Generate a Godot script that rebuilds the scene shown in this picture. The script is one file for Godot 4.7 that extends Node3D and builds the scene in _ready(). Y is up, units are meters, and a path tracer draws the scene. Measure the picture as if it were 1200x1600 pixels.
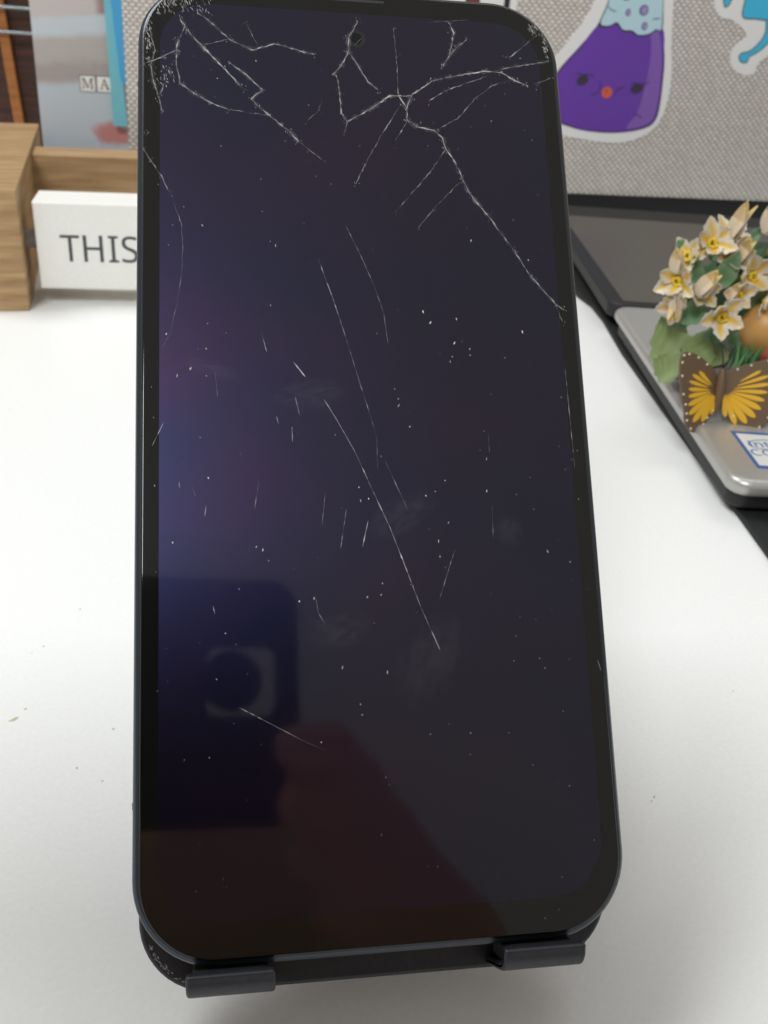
extends Node3D
# A cracked phone on a black stand on a white desk. All lengths below are in millimetres and scaled to metres by U.
const U := 0.001
var rng := RandomNumberGenerator.new()
var used := {}
var M := {}

# ---------------------------------------------------------------- mesh collector
class Solid:
	var v := PackedVector3Array()
	var n := PackedVector3Array()
	var uv := PackedVector2Array()
	var col := PackedColorArray()
	var tint := Color.WHITE
	func tri(a: Vector3, b: Vector3, c: Vector3, na: Vector3, nb: Vector3, nc: Vector3, ua := Vector2.ZERO, ub := Vector2.ZERO, uc := Vector2.ZERO, ca = null, cb = null, cc = null) -> void:
		var out := (b - a).cross(c - a)
		if out.length_squared() < 1e-16:
			return
		if out.dot(na + nb + nc) > 0.0:
			v.append_array([a, c, b]); n.append_array([na, nc, nb]); uv.append_array([ua, uc, ub])
			col.append_array([tint if ca == null else ca, tint if cc == null else cc, tint if cb == null else cb])
		else:
			v.append_array([a, b, c]); n.append_array([na, nb, nc]); uv.append_array([ua, ub, uc])
			col.append_array([tint if ca == null else ca, tint if cb == null else cb, tint if cc == null else cc])
	func mesh(mat: Material) -> ArrayMesh:
		var a := []
		a.resize(Mesh.ARRAY_MAX)
		var s := PackedVector3Array()
		for p in v:
			s.append(p * 0.001)
		a[Mesh.ARRAY_VERTEX] = s
		a[Mesh.ARRAY_NORMAL] = n
		a[Mesh.ARRAY_TEX_UV] = uv
		a[Mesh.ARRAY_COLOR] = col
		var m := ArrayMesh.new()
		m.add_surface_from_arrays(Mesh.PRIMITIVE_TRIANGLES, a)
		m.surface_set_material(0, mat)
		return m
	# outline (any simple polygon) swept from z0 to z1 with rounded rims of radius er
	func extrude(pts: PackedVector2Array, z0: float, z1: float, er := 0.0, smooth := true, xf := Transform3D(), uvs := 0.01) -> void:
		var p := pts.duplicate()
		if Geometry2D.is_polygon_clockwise(p):
			p.reverse()
		var k := p.size()
		var nn := PackedVector2Array()
		var en := PackedVector2Array()
		for i in k:
			var e := (p[(i + 1) % k] - p[i]).normalized()
			en.append(Vector2(e.y, -e.x))
		for i in k:
			nn.append((en[i] + en[(i + k - 1) % k]).normalized())
		var prof := []   # inset, z, normal across, normal z
		var es := 4 if er > 0.0 else 0
		if es == 0:
			prof = [[0.0, z0, 1.0, 0.0], [0.0, z1, 1.0, 0.0]]
		else:
			for j in es + 1:
				var t := PI / 2 * j / es
				prof.append([er * (1.0 - sin(t)), z0 + er * (1.0 - cos(t)), sin(t), -cos(t)])
			for j in es + 1:
				var t := PI / 2 * j / es
				prof.append([er * (1.0 - cos(t)), z1 - er * (1.0 - sin(t)), cos(t), sin(t)])
		var B := xf.basis
		for j in prof.size() - 1:
			var q: Array = prof[j]
			var r: Array = prof[j + 1]
			for i in k:
				var i2 := (i + 1) % k
				var m1 := nn[i] if smooth else en[i]
				var m2 := nn[i2] if smooth else en[i]
				var a2: Vector2 = p[i] - nn[i] * q[0]
				var b2: Vector2 = p[i2] - nn[i2] * q[0]
				var c2: Vector2 = p[i2] - nn[i2] * r[0]
				var d2: Vector2 = p[i] - nn[i] * r[0]
				var a := xf * Vector3(a2.x, a2.y, q[1])
				var b := xf * Vector3(b2.x, b2.y, q[1])
				var c := xf * Vector3(c2.x, c2.y, r[1])
				var d := xf * Vector3(d2.x, d2.y, r[1])
				var na := B * Vector3(m1.x * q[2], m1.y * q[2], q[3])
				var nb := B * Vector3(m2.x * q[2], m2.y * q[2], q[3])
				var nc := B * Vector3(m2.x * r[2], m2.y * r[2], r[3])
				var nd := B * Vector3(m1.x * r[2], m1.y * r[2], r[3])
				var ua := Vector2((a2.x + a2.y) * uvs, q[1] * uvs)
				var ub := Vector2((b2.x + b2.y) * uvs, q[1] * uvs)
				var uc := Vector2((c2.x + c2.y) * uvs, r[1] * uvs)
				var ud := Vector2((d2.x + d2.y) * uvs, r[1] * uvs)
				tri(a, b, c, na, nb, nc, ua, ub, uc)
				tri(a, c, d, na, nc, nd, ua, uc, ud)
		var cap := PackedVector2Array()
		for i in k:
			cap.append(p[i] - nn[i] * er)
		var ix := Geometry2D.triangulate_polygon(cap)
		for w in [[z0, -1.0], [z1, 1.0]]:
			var nz := B * Vector3(0, 0, w[1])
			for i in range(0, ix.size(), 3):
				var a := cap[ix[i]]
				var b := cap[ix[i + 1]]
				var c := cap[ix[i + 2]]
				tri(xf * Vector3(a.x, a.y, w[0]), xf * Vector3(b.x, b.y, w[0]), xf * Vector3(c.x, c.y, w[0]), nz, nz, nz, a * uvs, b * uvs, c * uvs)
	func box(size: Vector3, er := 0.5, xf := Transform3D(), uvs := 0.01) -> void:   # stands on its local y = 0, centred in x and z
		var h := size / 2
		extrude(PackedVector2Array([Vector2(-h.x, 0), Vector2(h.x, 0), Vector2(h.x, size.y), Vector2(-h.x, size.y)]), -h.z, h.z, er, false, xf, uvs)
	func tube(path: PackedVector3Array, radii: Array, sides := 10, close := true) -> void:
		var rings := []
		var up := Vector3(0.31, 0.8, 0.5).normalized()
		for i in path.size():
			var d := (path[mini(i + 1, path.size() - 1)] - path[maxi(i - 1, 0)]).normalized()
			var s := d.cross(up)
			if s.length() < 0.05:
				s = d.cross(Vector3(1, 0, 0))
			s = s.normalized()
			var w := s.cross(d).normalized()
			var ring := []
			for j in sides:
				var t := TAU * j / sides
				var o := s * cos(t) + w * sin(t)
				ring.append([path[i] + o * radii[mini(i, radii.size() - 1)], o])
			rings.append(ring)
		for i in rings.size() - 1:
			for j in sides:
				var a: Array = rings[i][j]
				var b: Array = rings[i][(j + 1) % sides]
				var c: Array = rings[i + 1][(j + 1) % sides]
				var d: Array = rings[i + 1][j]
				tri(a[0], b[0], c[0], a[1], b[1], c[1], Vector2(j / float(sides), i), Vector2((j + 1) / float(sides), i), Vector2((j + 1) / float(sides), i + 1))
				tri(a[0], c[0], d[0], a[1], c[1], d[1], Vector2(j / float(sides), i), Vector2((j + 1) / float(sides), i + 1), Vector2(j / float(sides), i + 1))
		if close:
			for e in [0, rings.size() - 1]:
				var nz := (path[0] - path[1]).normalized() if e == 0 else (path[-1] - path[-2]).normalized()
				for j in sides:
					tri(path[e], rings[e][j][0], rings[e][(j + 1) % sides][0], nz, nz, nz)
	func blob(at: Vector3, r: Vector3, rough := 0.0, seed_ := 1, lon := 14, lat := 9, basis := Basis()) -> void:
		var noise := FastNoiseLite.new()
		noise.seed = seed_
		noise.frequency = 0.9
		var g := []
		for i in lat + 1:
			var row := []
			for j in lon + 1:
				var t := PI * i / lat
				var q := TAU * j / lon
				var o := Vector3(sin(t) * cos(q), cos(t), sin(t) * sin(q))
				var k := 1.0 + rough * noise.get_noise_3d(o.x * 2, o.y * 2, o.z * 2)
				row.append([at + basis * (o * r * k), (basis * (o / r)).normalized(), Vector2(j / float(lon), i / float(lat))])
			g.append(row)
		for i in lat:
			for j in lon:
				var a: Array = g[i][j]
				var b: Array = g[i][j + 1]
				var c: Array = g[i + 1][j + 1]
				var d: Array = g[i + 1][j]
				tri(a[0], b[0], c[0], a[1], b[1], c[1], a[2], b[2], c[2])
				tri(a[0], c[0], d[0], a[1], c[1], d[1], a[2], c[2], d[2])
	# a thick curved petal or leaf that grows along +y of xf, its face towards +z; ramp(u across -1..1, w along 0..1) gives the paint
	func petal(xf: Transform3D, length: float, width: float, curl: float, fold: float, thick: float, ramp: Callable, tip := 0.5, wave := 0.0) -> void:
		var nu := 6
		var nw := 8
		var top := []
		for j in nw + 1:
			var row := []
			var w := j / float(nw)
			var half := width / 2 * pow(sin(PI * pow(w * 0.96 + 0.035, tip)), 0.8)
			var a := curl * w
			for i in nu + 1:
				var u := i / float(nu) * 2.0 - 1.0
				var x := u * half * (1.0 + wave * sin(w * 22.0) * absf(u))
				var y := length * (sin(a) / curl if absf(curl) > 0.01 else w)
				var z := length * ((1.0 - cos(a)) / curl if absf(curl) > 0.01 else 0.0) + fold * absf(u) * half + wave * 1.2 * sin(w * 14.0 + u * 2.0) * absf(u)
				row.append(Vector3(x, y, z))
			top.append(row)
		var nor := []
		for j in nw + 1:
			var row := []
			for i in nu + 1:
				var du: Vector3 = top[j][mini(i + 1, nu)] - top[j][maxi(i - 1, 0)]
				var dw: Vector3 = top[mini(j + 1, nw)][i] - top[maxi(j - 1, 0)][i]
				row.append(du.cross(dw).normalized())
			nor.append(row)
		for j in nw:
			for i in nu:
				var q := [[j, i], [j, i + 1], [j + 1, i + 1], [j + 1, i]]
				var f := []
				var b := []
				var m := []
				var c := []
				for e in q:
					var p: Vector3 = top[e[0]][e[1]]
					var o: Vector3 = nor[e[0]][e[1]]
					var uu: float = e[1] / float(nu) * 2.0 - 1.0
					var ww: float = e[0] / float(nw)
					var th := thick * (1.0 - 0.75 * absf(uu)) * (1.0 - 0.6 * ww)
					f.append(xf * (p + o * th / 2)); b.append(xf * (p - o * th / 2)); m.append((xf.basis * o).normalized()); c.append(ramp.call(uu, ww))
				tri(f[0], f[1], f[2], m[0], m[1], m[2], Vector2(), Vector2(), Vector2(), c[0], c[1], c[2])
				tri(f[0], f[2], f[3], m[0], m[2], m[3], Vector2(), Vector2(), Vector2(), c[0], c[2], c[3])
				tri(b[0], b[1], b[2], -m[0], -m[1], -m[2], Vector2(), Vector2(), Vector2(), c[0], c[1], c[2])
				tri(b[0], b[2], b[3], -m[0], -m[2], -m[3], Vector2(), Vector2(), Vector2(), c[0], c[2], c[3])
				for s in [0, nu - 1]:
					if i == s:
						var x0: int = 0 if s == 0 else 1
						var x1: int = 3 if s == 0 else 2
						var side: Vector3 = xf.basis.x.normalized() * (-1.0 if s == 0 else 1.0)
						tri(f[x0], f[x1], b[x1], side, side, side, Vector2(), Vector2(), Vector2(), c[x0], c[x1], c[x1])
						tri(f[x0], b[x1], b[x0], side, side, side, Vector2(), Vector2(), Vector2(), c[x0], c[x1], c[x0])

# ---------------------------------------------------------------- naming helpers
func numbered(called: String) -> String:
	used[called] = used.get(called, -1) + 1
	return called if used[called] == 0 else "%s_%03d" % [called, used[called]]
func thing(called: String, label: String, category: String, at := Vector3.ZERO, basis := Basis(), group := "") -> Node3D:
	var o := Node3D.new()
	o.name = numbered(called)
	add_child(o)
	o.transform = Transform3D(basis, at * U)
	o.set_meta("label", label)
	o.set_meta("category", category)
	if group:
		o.set_meta("group", group)
	return o
func part(called: String, s: Solid, mat: Material, parent: Node, label := "") -> MeshInstance3D:
	var o := MeshInstance3D.new()
	o.name = called
	o.mesh = s.mesh(mat)
	parent.add_child(o, true)
	if label:
		o.set_meta("label", label)
	return o
func piece(called: String, mesh: Mesh, parent: Node, xf := Transform3D()) -> MeshInstance3D:
	var o := MeshInstance3D.new()
	o.name = called
	o.mesh = mesh
	o.transform = Transform3D(xf.basis, xf.origin * U)
	parent.add_child(o, true)
	return o
func structure(called: String, s: Solid, mat: Material) -> MeshInstance3D:
	var o := part(called, s, mat, self)
	o.set_meta("kind", "structure")
	return o
func lettering(called: String, words: String, em: float, mat: Material, parent: Node, xf: Transform3D, face := "Droid Sans", depth := 0.15, weight := 400) -> MeshInstance3D:
	var f := SystemFont.new()
	f.font_names = PackedStringArray([face])
	f.font_weight = weight
	var t := TextMesh.new()
	t.text = words
	t.font = f
	t.font_size = 64
	t.pixel_size = em * U / 64.0
	t.depth = depth * U
	t.curve_step = 0.5
	t.material = mat
	return piece(called, t, parent, xf)
func rrect(w: float, h: float, r: float, at := Vector2.ZERO, seg := 10) -> PackedVector2Array:
	var p := PackedVector2Array()
	for c in [[1, 1, 0.0], [-1, 1, PI / 2], [-1, -1, PI], [1, -1, PI * 1.5]]:
		for i in seg + 1:
			var t: float = c[2] + PI / 2 * i / seg
			p.append(at + Vector2(c[0] * (w / 2 - r), c[1] * (h / 2 - r)) + Vector2(cos(t), sin(t)) * r)
	return p
func oval(at: Vector2, rx: float, ry: float, seg := 28, turn := 0.0) -> PackedVector2Array:
	var p := PackedVector2Array()
	for i in seg:
		var t := TAU * i / seg
		p.append(at + Vector2(cos(t) * rx, sin(t) * ry).rotated(turn))
	return p
func curved(pts: Array, steps := 5, closed := true) -> PackedVector2Array:   # a smooth outline through points
	var p := PackedVector2Array()
	var k := pts.size()
	for i in (k if closed else k - 1):
		var a: Vector2 = pts[(i + k - 1) % k] if closed else pts[maxi(i - 1, 0)]
		var b: Vector2 = pts[i]
		var c: Vector2 = pts[(i + 1) % k]
		var d: Vector2 = pts[(i + 2) % k] if closed else pts[mini(i + 2, k - 1)]
		for j in steps:
			p.append(b.cubic_interpolate(c, a, d, j / float(steps)))
	if not closed:
		p.append(pts[-1])
	return p
func pairs(a: Array) -> Array:
	var o := []
	for i in range(0, a.size(), 2):
		o.append(Vector2(a[i], a[i + 1]))
	return o

# ---------------------------------------------------------------- materials
func srgb(r: float, g: float, b: float) -> Color:   # 0..255 values as seen
	return Color(r / 255.0, g / 255.0, b / 255.0)
func mat(c: Color, rough := 0.6, metal := 0.0, spec := 0.5) -> StandardMaterial3D:
	var m := StandardMaterial3D.new()
	m.albedo_color = c
	m.roughness = rough
	m.metallic = metal
	m.metallic_specular = spec
	return m
func noise_tex(size: int, freq: float, seed_: int, a: Color, b: Color, oct := 4, kind := FastNoiseLite.TYPE_SIMPLEX_SMOOTH, sx := 1.0, sy := 1.0, bias := 0.0) -> ImageTexture:
	var n := FastNoiseLite.new()
	n.seed = seed_
	n.noise_type = kind
	n.frequency = freq
	n.fractal_octaves = oct
	var im := Image.create(size, size, true, Image.FORMAT_RGB8)
	for y in size:
		for x in size:
			# blended with its shifted self so that the tile closes
			var fx := x / float(size)
			var fy := y / float(size)
			var v0 := lerpf(n.get_noise_2d(x * sx, y * sy), n.get_noise_2d((x - size) * sx, y * sy), fx)
			var v1 := lerpf(n.get_noise_2d(x * sx, (y - size) * sy), n.get_noise_2d((x - size) * sx, (y - size) * sy), fx)
			im.set_pixel(x, y, a.lerp(b, clampf(lerpf(v0, v1, fy) * 1.1 + 0.5 + bias, 0, 1)))
	im.generate_mipmaps()
	return ImageTexture.create_from_image(im)
func triplanar(m: StandardMaterial3D, per_metre: float) -> StandardMaterial3D:
	m.uv1_triplanar = true
	m.uv1_scale = Vector3.ONE * per_metre
	return m
func wood(a: Color, b: Color, seed_: int) -> StandardMaterial3D:
	var m := mat(Color.WHITE, 0.62)
	m.albedo_texture = noise_tex(256, 0.02, seed_, a, b, 4, FastNoiseLite.TYPE_SIMPLEX_SMOOTH, 0.35, 3.2)
	m.heightmap_enabled = true
	m.heightmap_texture = m.albedo_texture
	m.heightmap_scale = 0.01
	return triplanar(m, 12.0)
func weave() -> StandardMaterial3D:   # plain cloth of thick light threads in a staggered grid, no two knots quite alike
	var im := Image.create(512, 512, true, Image.FORMAT_RGB8)
	var hm := Image.create(512, 512, true, Image.FORMAT_RGB8)
	var n := FastNoiseLite.new()
	n.seed = 5
	n.frequency = 0.11
	var r := RandomNumberGenerator.new()
	r.seed = 77
	var tone := []
	for i in 16 * 32:
		tone.append(r.randf_range(-0.10, 0.07))
	for y in 512:
		for x in 512:
			var row := y / 16
			var sx := fposmod(x + (16 if row % 2 else 0), 512.0)
			var t: float = tone[row * 16 + int(sx / 32.0)]
			var fx := fmod(sx, 32.0) / 32.0 + t * 0.25
			var fy := (y % 16) / 16.0 + t * 0.35
			var knot := clampf(1.35 - pow(absf(fx - 0.5) / 0.44, 3.0) - pow(absf(fy - 0.5) / 0.46, 3.0), 0.0, 1.0)
			var thread := 0.5 + 0.5 * sin((fx * 3.0 + fy * 1.2) * TAU)
			var k := clampf(knot * (0.88 + 0.1 * thread + t) + n.get_noise_2d(x, y) * 0.14, 0, 1)
			im.set_pixel(x, y, srgb(150, 143, 137).lerp(srgb(248, 242, 236), k))
			hm.set_pixel(x, y, Color(k, k, k))
	im.generate_mipmaps()
	var m := mat(Color.WHITE, 0.9, 0.0, 0.25)
	m.albedo_texture = ImageTexture.create_from_image(im)
	m.heightmap_enabled = true
	m.heightmap_texture = ImageTexture.create_from_image(hm)
	m.heightmap_scale = 0.04
	m.uv1_scale = Vector3(0.25, 0.25, 1)
	return m
func print_tex(w: int, h: int, paint: Callable) -> ImageTexture:
	var im := Image.create(w, h, true, Image.FORMAT_RGB8)
	for y in h:
		for x in w:
			im.set_pixel(x, y, paint.call(x / float(w), y / float(h)))
	im.generate_mipmaps()
	return ImageTexture.create_from_image(im)

func make_materials() -> void:
	M.desk = mat(Color.WHITE, 0.38, 0.0, 0.4)
	M.desk.albedo_texture = noise_tex(512, 0.16, 3, srgb(233, 233, 232), srgb(239, 239, 238), 5)
	triplanar(M.desk, 9.0)
	M.stain = mat(srgb(196, 184, 160), 0.6)
	M.frame = mat(srgb(66, 71, 78), 0.26, 0.8)
	M.bezel = mat(srgb(15, 15, 15), 0.05, 0.0, 0.5)
	M.display = mat(Color.WHITE, 0.34, 1.0, 0.5)
	M.display.albedo_texture = noise_tex(128, 0.02, 21, Color(0.019, 0.011, 0.033).linear_to_srgb(), Color(0.011, 0.011, 0.033).linear_to_srgb(), 2)
	triplanar(M.display, 10.0)
	M.display.clearcoat_enabled = true
	M.display.clearcoat = 1.0
	M.display.clearcoat_roughness = 0.055
	M.lens = mat(srgb(8, 8, 12), 0.08)
	M.lens_ring = mat(srgb(30, 30, 33), 0.25)
	M.crack = mat(Color.WHITE, 0.7)
	M.crack.transparency = BaseMaterial3D.TRANSPARENCY_ALPHA
	M.crack.vertex_color_use_as_albedo = true
	M.film = mat(Color(0.64, 0.61, 0.57, 0.003), 0.9)
	M.film.transparency = BaseMaterial3D.TRANSPARENCY_ALPHA
	M.stand = mat(srgb(54, 56, 62), 0.42, 0.3)
	M.stand.albedo_texture = noise_tex(128, 0.2, 9, srgb(205, 208, 214), Color.WHITE, 3)
	triplanar(M.stand, 30.0)
	M.pad = mat(srgb(24, 24, 25), 0.85)
	M.silver = mat(srgb(186, 184, 180), 0.36, 0.55)
	M.silver.albedo_texture = noise_tex(256, 0.3, 4, srgb(236, 236, 236), Color.WHITE, 3)
	triplanar(M.silver, 20.0)
	M.black = mat(srgb(24, 25, 26), 0.55)
	M.rubber = mat(srgb(30, 31, 32), 0.7)
	M.rubber.albedo_texture = noise_tex(256, 0.12, 14, srgb(200, 205, 205), Color.WHITE, 5)
	triplanar(M.rubber, 12.0)
	M.screen = mat(srgb(78, 74, 66), 0.4, 0.0, 0.5)
	M.white_label = mat(srgb(206, 206, 200), 0.4)
	M.blue_label = mat(srgb(44, 86, 150), 0.4)
	M.cloth = weave()
	M.wood = wood(srgb(146, 116, 80), srgb(188, 156, 114), 31)
	M.wood_dark = wood(srgb(44, 22, 12), srgb(82, 44, 26), 32)
	M.batten = wood(srgb(142, 86, 38), srgb(176, 112, 56), 33)
	M.rod = mat(srgb(130, 140, 142), 0.15, 0.3)
	M.block = mat(srgb(240, 239, 235), 0.55)
	M.block.albedo_texture = noise_tex(256, 0.2, 17, srgb(247, 246, 244), Color.WHITE, 4)
	triplanar(M.block, 12.0)
	M.ink = mat(srgb(70, 74, 76), 0.6)
	M.peg = mat(srgb(176, 172, 168), 0.5)
	M.teal = mat(srgb(112, 186, 200), 0.5)
	M.sky_paper = mat(srgb(70, 160, 214), 0.45)
	M.sticker = mat(srgb(244, 243, 242), 0.3)
	M.line = mat(srgb(40, 32, 52), 0.4)
	M.purple = mat(srgb(110, 64, 176), 0.25)
	M.purple_light = mat(srgb(136, 98, 186), 0.25)
	M.foam = mat(srgb(194, 228, 240), 0.3)
	M.bubble = mat(srgb(168, 150, 204), 0.3)
	M.bubble_line = mat(srgb(96, 88, 130), 0.3)
	M.eye = mat(srgb(66, 52, 74), 0.35)
	M.tongue = mat(srgb(222, 102, 58), 0.3)
	M.cyan = mat(srgb(70, 196, 238), 0.3)
	M.maroon = mat(srgb(126, 60, 60), 0.4)
	M.paint = mat(Color.WHITE, 0.42)
	M.paint.vertex_color_use_as_albedo = true
	M.stone = mat(srgb(120, 120, 116), 0.7)
	M.wing = mat(srgb(100, 78, 56), 0.5)
	M.wing_yellow = mat(srgb(218, 168, 34), 0.45)
	M.skin = mat(srgb(206, 150, 126), 0.5)
	M.skin.subsurf_scatter_enabled = true
	M.skin.subsurf_scatter_strength = 0.1
	M.sweater = mat(srgb(158, 124, 100), 0.95)
	M.trousers = mat(srgb(46, 50, 62), 0.9)
	M.hair = mat(srgb(42, 30, 24), 0.7)
	M.case = mat(srgb(30, 31, 34), 0.5)
	M.island = mat(srgb(238, 234, 228), 0.3)
	M.wing_dot = mat(srgb(228, 222, 206), 0.5)

# ---------------------------------------------------------------- camera and light first
func make_view() -> void:
	var cam := Camera3D.new()
	cam.name = "camera"
	add_child(cam)
	cam.transform = Transform3D(Basis(Vector3(0.9881, 0.0670, 0.1386), Vector3(0.0121, 0.8634, -0.5043), Vector3(-0.1535, 0.5000, 0.8523)).orthonormalized(), Vector3(-22.041, 149.23, 141.20) * U)
	var lens := CameraAttributesPhysical.new()
	lens.frustum_near = 0.004
	lens.frustum_far = 20.0
	lens.frustum_focal_length = 22.5
	lens.frustum_focus_distance = 0.155
	lens.exposure_aperture = 30.0
	cam.attributes = lens
	cam.fov = 56.145
	cam.near = 0.004
	cam.far = 20.0
	cam.current = true
	var env := Environment.new()
	env.background_mode = Environment.BG_COLOR
	env.background_color = Color(0.66, 0.65, 0.635)
	env.background_energy_multiplier = 1.0
	env.tonemap_mode = Environment.TONE_MAPPER_LINEAR
	env.tonemap_exposure = 0.96
	env.sdfgi_enabled = true
	env.ssao_enabled = true
	env.ssil_enabled = true
	var we := WorldEnvironment.new()
	we.name = "room_air"
	we.environment = env
	add_child(we)
	# fluorescent panels of the ceiling: two beyond the partition's side of the desk, one behind the photographer's left shoulder
	for p in [[Vector3(-0.76, 1.40, -0.45), 1.5], [Vector3(0.58, 1.40, -0.42), 0.25], [Vector3(-0.565, 1.40, 0.98), 2.55]]:
		var lamp := AreaLight3D.new()
		lamp.name = "ceiling_panel_light"
		lamp.area_size = Vector2(0.6, 0.6)
		lamp.light_energy = p[1]
		lamp.light_color = Color(0.985, 1.0, 1.0)
		lamp.shadow_enabled = true
		add_child(lamp, true)
		lamp.transform = Transform3D(Basis(Vector3(1, 0, 0), -PI / 2), p[0])

# ---------------------------------------------------------------- marks on the glass, in millimetres from the middle of the phone
# each: strength, then x, y pairs
const CRACKS := [
	[1.00, -30.41, 72.70, -29.11, 70.31, -26.20, 67.04, -22.97, 63.55, -19.75, 59.71],
	[0.80, -27.47, 74.05, -25.19, 72.34, -21.93, 69.08, -18.00, 67.36, -14.10, 68.88, -9.55, 67.69, -7.32, 67.21],
	[0.50, -26.41, 67.77, -21.93, 69.20],
	[0.55, -19.03, 72.42, -16.99, 68.05],
	[0.90, -21.98, 64.61, -19.06, 62.33, -16.47, 59.79, -18.36, 57.96, -17.18, 56.57, -15.25, 54.85, -12.03, 52.12, -10.43, 50.27],
	[0.45, -10.43, 50.27, -8.49, 48.68, -6.56, 46.97],
	[0.90, -30.74, 68.58, -31.06, 64.12, -30.32, 60.15, -28.18, 58.46, -25.30, 56.82, -22.40, 55.78],
	[0.45, -22.40, 55.78, -18.19, 55.17, -15.25, 54.97],
	[0.60, -29.44, 71.65, -30.74, 67.46],
	[0.70, -35.47, 70.46, -34.59, 66.09, -35.22, 63.48, -34.79, 60.23, -33.93, 57.39, -33.29, 54.55],
	[0.70, -36.50, 63.40, -33.20, 65.08, -31.06, 66.46],
	[0.80, -33.72, 57.77, -32.98, 59.98],
	[0.60, -36.41, 47.64, -35.15, 45.59, -33.47, 42.87, -32.01, 39.80],
	[0.30, -32.01, 39.80, -30.25, 34.58, -29.95, 30.50, -30.16, 25.20],
	[0.20, -30.16, 25.20, -30.99, 19.84, -31.90, 15.54, -33.20, 12.70],
	[0.90, 0.63, 74.40, -1.09, 71.07, -1.31, 68.00, -2.65, 65.26, -4.29, 63.40],
	[0.70, -3.60, 63.82, -3.14, 60.48, -2.95, 56.16, -2.00, 54.49, -2.52, 52.26],
	[0.75, -1.08, 68.02, 2.01, 62.43, 3.77, 60.91],
	[0.95, -2.00, 54.49, 2.38, 57.33, 5.67, 59.89, 9.34, 60.12, 13.55, 63.40],
	[1.00, 13.55, 63.40, 16.87, 64.38, 23.08, 65.93, 26.40, 65.89, 28.81, 64.37, 30.91, 63.60],
	[0.60, 6.95, 73.57, 7.27, 67.70, 7.29, 60.24],
	[1.00, 7.29, 60.24, 8.66, 57.70, 8.66, 55.21],
	[0.60, 8.66, 55.21, 6.32, 51.26],
	[0.90, 9.70, 60.39, 8.66, 57.70],
	[0.55, 7.41, 58.00, 3.39, 51.35, 0.84, 46.48, -0.85, 42.79],
	[0.90, 8.67, 55.46, 10.21, 54.30, 13.39, 53.60, 14.82, 52.31, 15.28, 50.23, 16.76, 47.84, 17.96, 44.71],
	[0.75, 17.96, 44.71, 18.84, 42.19, 22.13, 37.72, 26.52, 31.14, 29.08, 26.58],
	[0.80, 29.08, 26.58, 33.09, 21.72, 34.61, 20.57],
	[0.40, 15.15, 49.98, 12.18, 45.55, 8.80, 41.40, 5.72, 37.69],
	[0.45, 17.94, 44.47, 12.62, 38.79, 9.50, 34.86],
	[0.55, 13.86, 53.75, 18.06, 56.48, 21.09, 60.31, 24.57, 63.20, 27.12, 64.13],
	[0.60, 12.77, 59.44, 15.90, 61.65, 20.10, 63.43, 23.49, 64.93],
	[0.70, 26.09, 66.51, 31.21, 67.76, 35.51, 68.69],
	[0.60, 32.62, 63.96, 35.61, 65.31],
	[0.90, 17.23, 75.24, 17.94, 73.21, 17.14, 69.27, 15.56, 66.21],
	[0.90, 20.38, 72.21, 18.25, 70.25, 16.60, 68.07],
	[0.60, 33.60, 74.08, 31.51, 72.09, 27.92, 68.84],
	[0.30, 14.15, 75.14, 20.85, 76.17],
	[0.50, 33.09, 21.72, 34.10, 18.45],
	[0.30, -1.66, 71.03, 0.00, 69.62, 1.32, 71.24],
	[0.35, 19.25, 41.36, 20.19, 39.70],
	[0.40, -6.23, 58.19, -6.96, 56.30, -8.89, 54.36],
	[0.50, -36.01, 51.07, -35.38, 50.75]]
const SCRATCHES := [
	[0.45, -2.88, 35.00, -0.55, 29.71, 1.53, 24.33, 2.97, 19.45],
	[0.30, 2.97, 19.45, 3.49, 13.80],
	[0.50, -7.73, 28.91, -6.65, 25.38, -5.57, 22.10, -3.84, 16.04, -1.40, 6.73, -0.09, 2.03],
	[0.30, -0.09, 2.03, 0.91, -1.98, 0.90, -7.56],
	[0.35, 2.12, -5.96, 3.93, -10.35, 5.73, -14.70],
	[0.75, -7.49, 4.28, -5.50, 0.82, -2.65, -4.66, -0.36, -10.31, 2.49, -17.07, 4.52, -22.91, 6.88, -29.93, 9.63, -36.77],
	[0.90, -12.44, 10.80, -10.41, 8.08],
	[0.50, 33.88, 10.00, 34.04, 0.59, 34.18, -7.31],
	[0.40, 19.68, -1.10, 19.66, -4.83],
	[0.40, 12.91, -20.79, 10.07, -28.48],
	[0.70, -0.99, -15.87, -2.08, -20.11],
	[0.50, -4.43, -13.85, -5.56, -20.25],
	[0.50, -18.16, -8.81, -18.95, -13.67],
	[0.80, -32.98, 0.33, -34.75, -3.43],
	[1.00, -12.80, -0.38, -12.76, -2.94],
	[1.00, -15.23, 1.33, -14.95, 0.16],
	[0.70, -12.16, 4.69, -11.51, 1.56],
	[0.45, -17.54, 16.13, -16.57, 12.17],
	[0.50, -21.83, -44.25, -16.68, -47.14, -12.29, -49.61, -9.02, -51.19],
	[0.40, -9.82, -27.27, -9.41, -30.28, -8.46, -32.10],
	[0.80, -25.53, -28.85, -25.25, -30.13],
	[0.40, -7.74, -11.20, -8.41, -16.60],
	[0.30, -24.93, 9.02, -24.56, 4.71],
	[0.35, 19.54, -13.59, 19.41, -18.91],
	[0.40, 35.37, -39.08, 35.86, -40.94],
	[0.70, -28.64, -9.97, -28.16, -11.52],
	[0.60, -26.49, -13.07, -26.70, -14.91],
	[0.80, -30.61, -9.14, -30.52, -10.37]]
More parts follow.
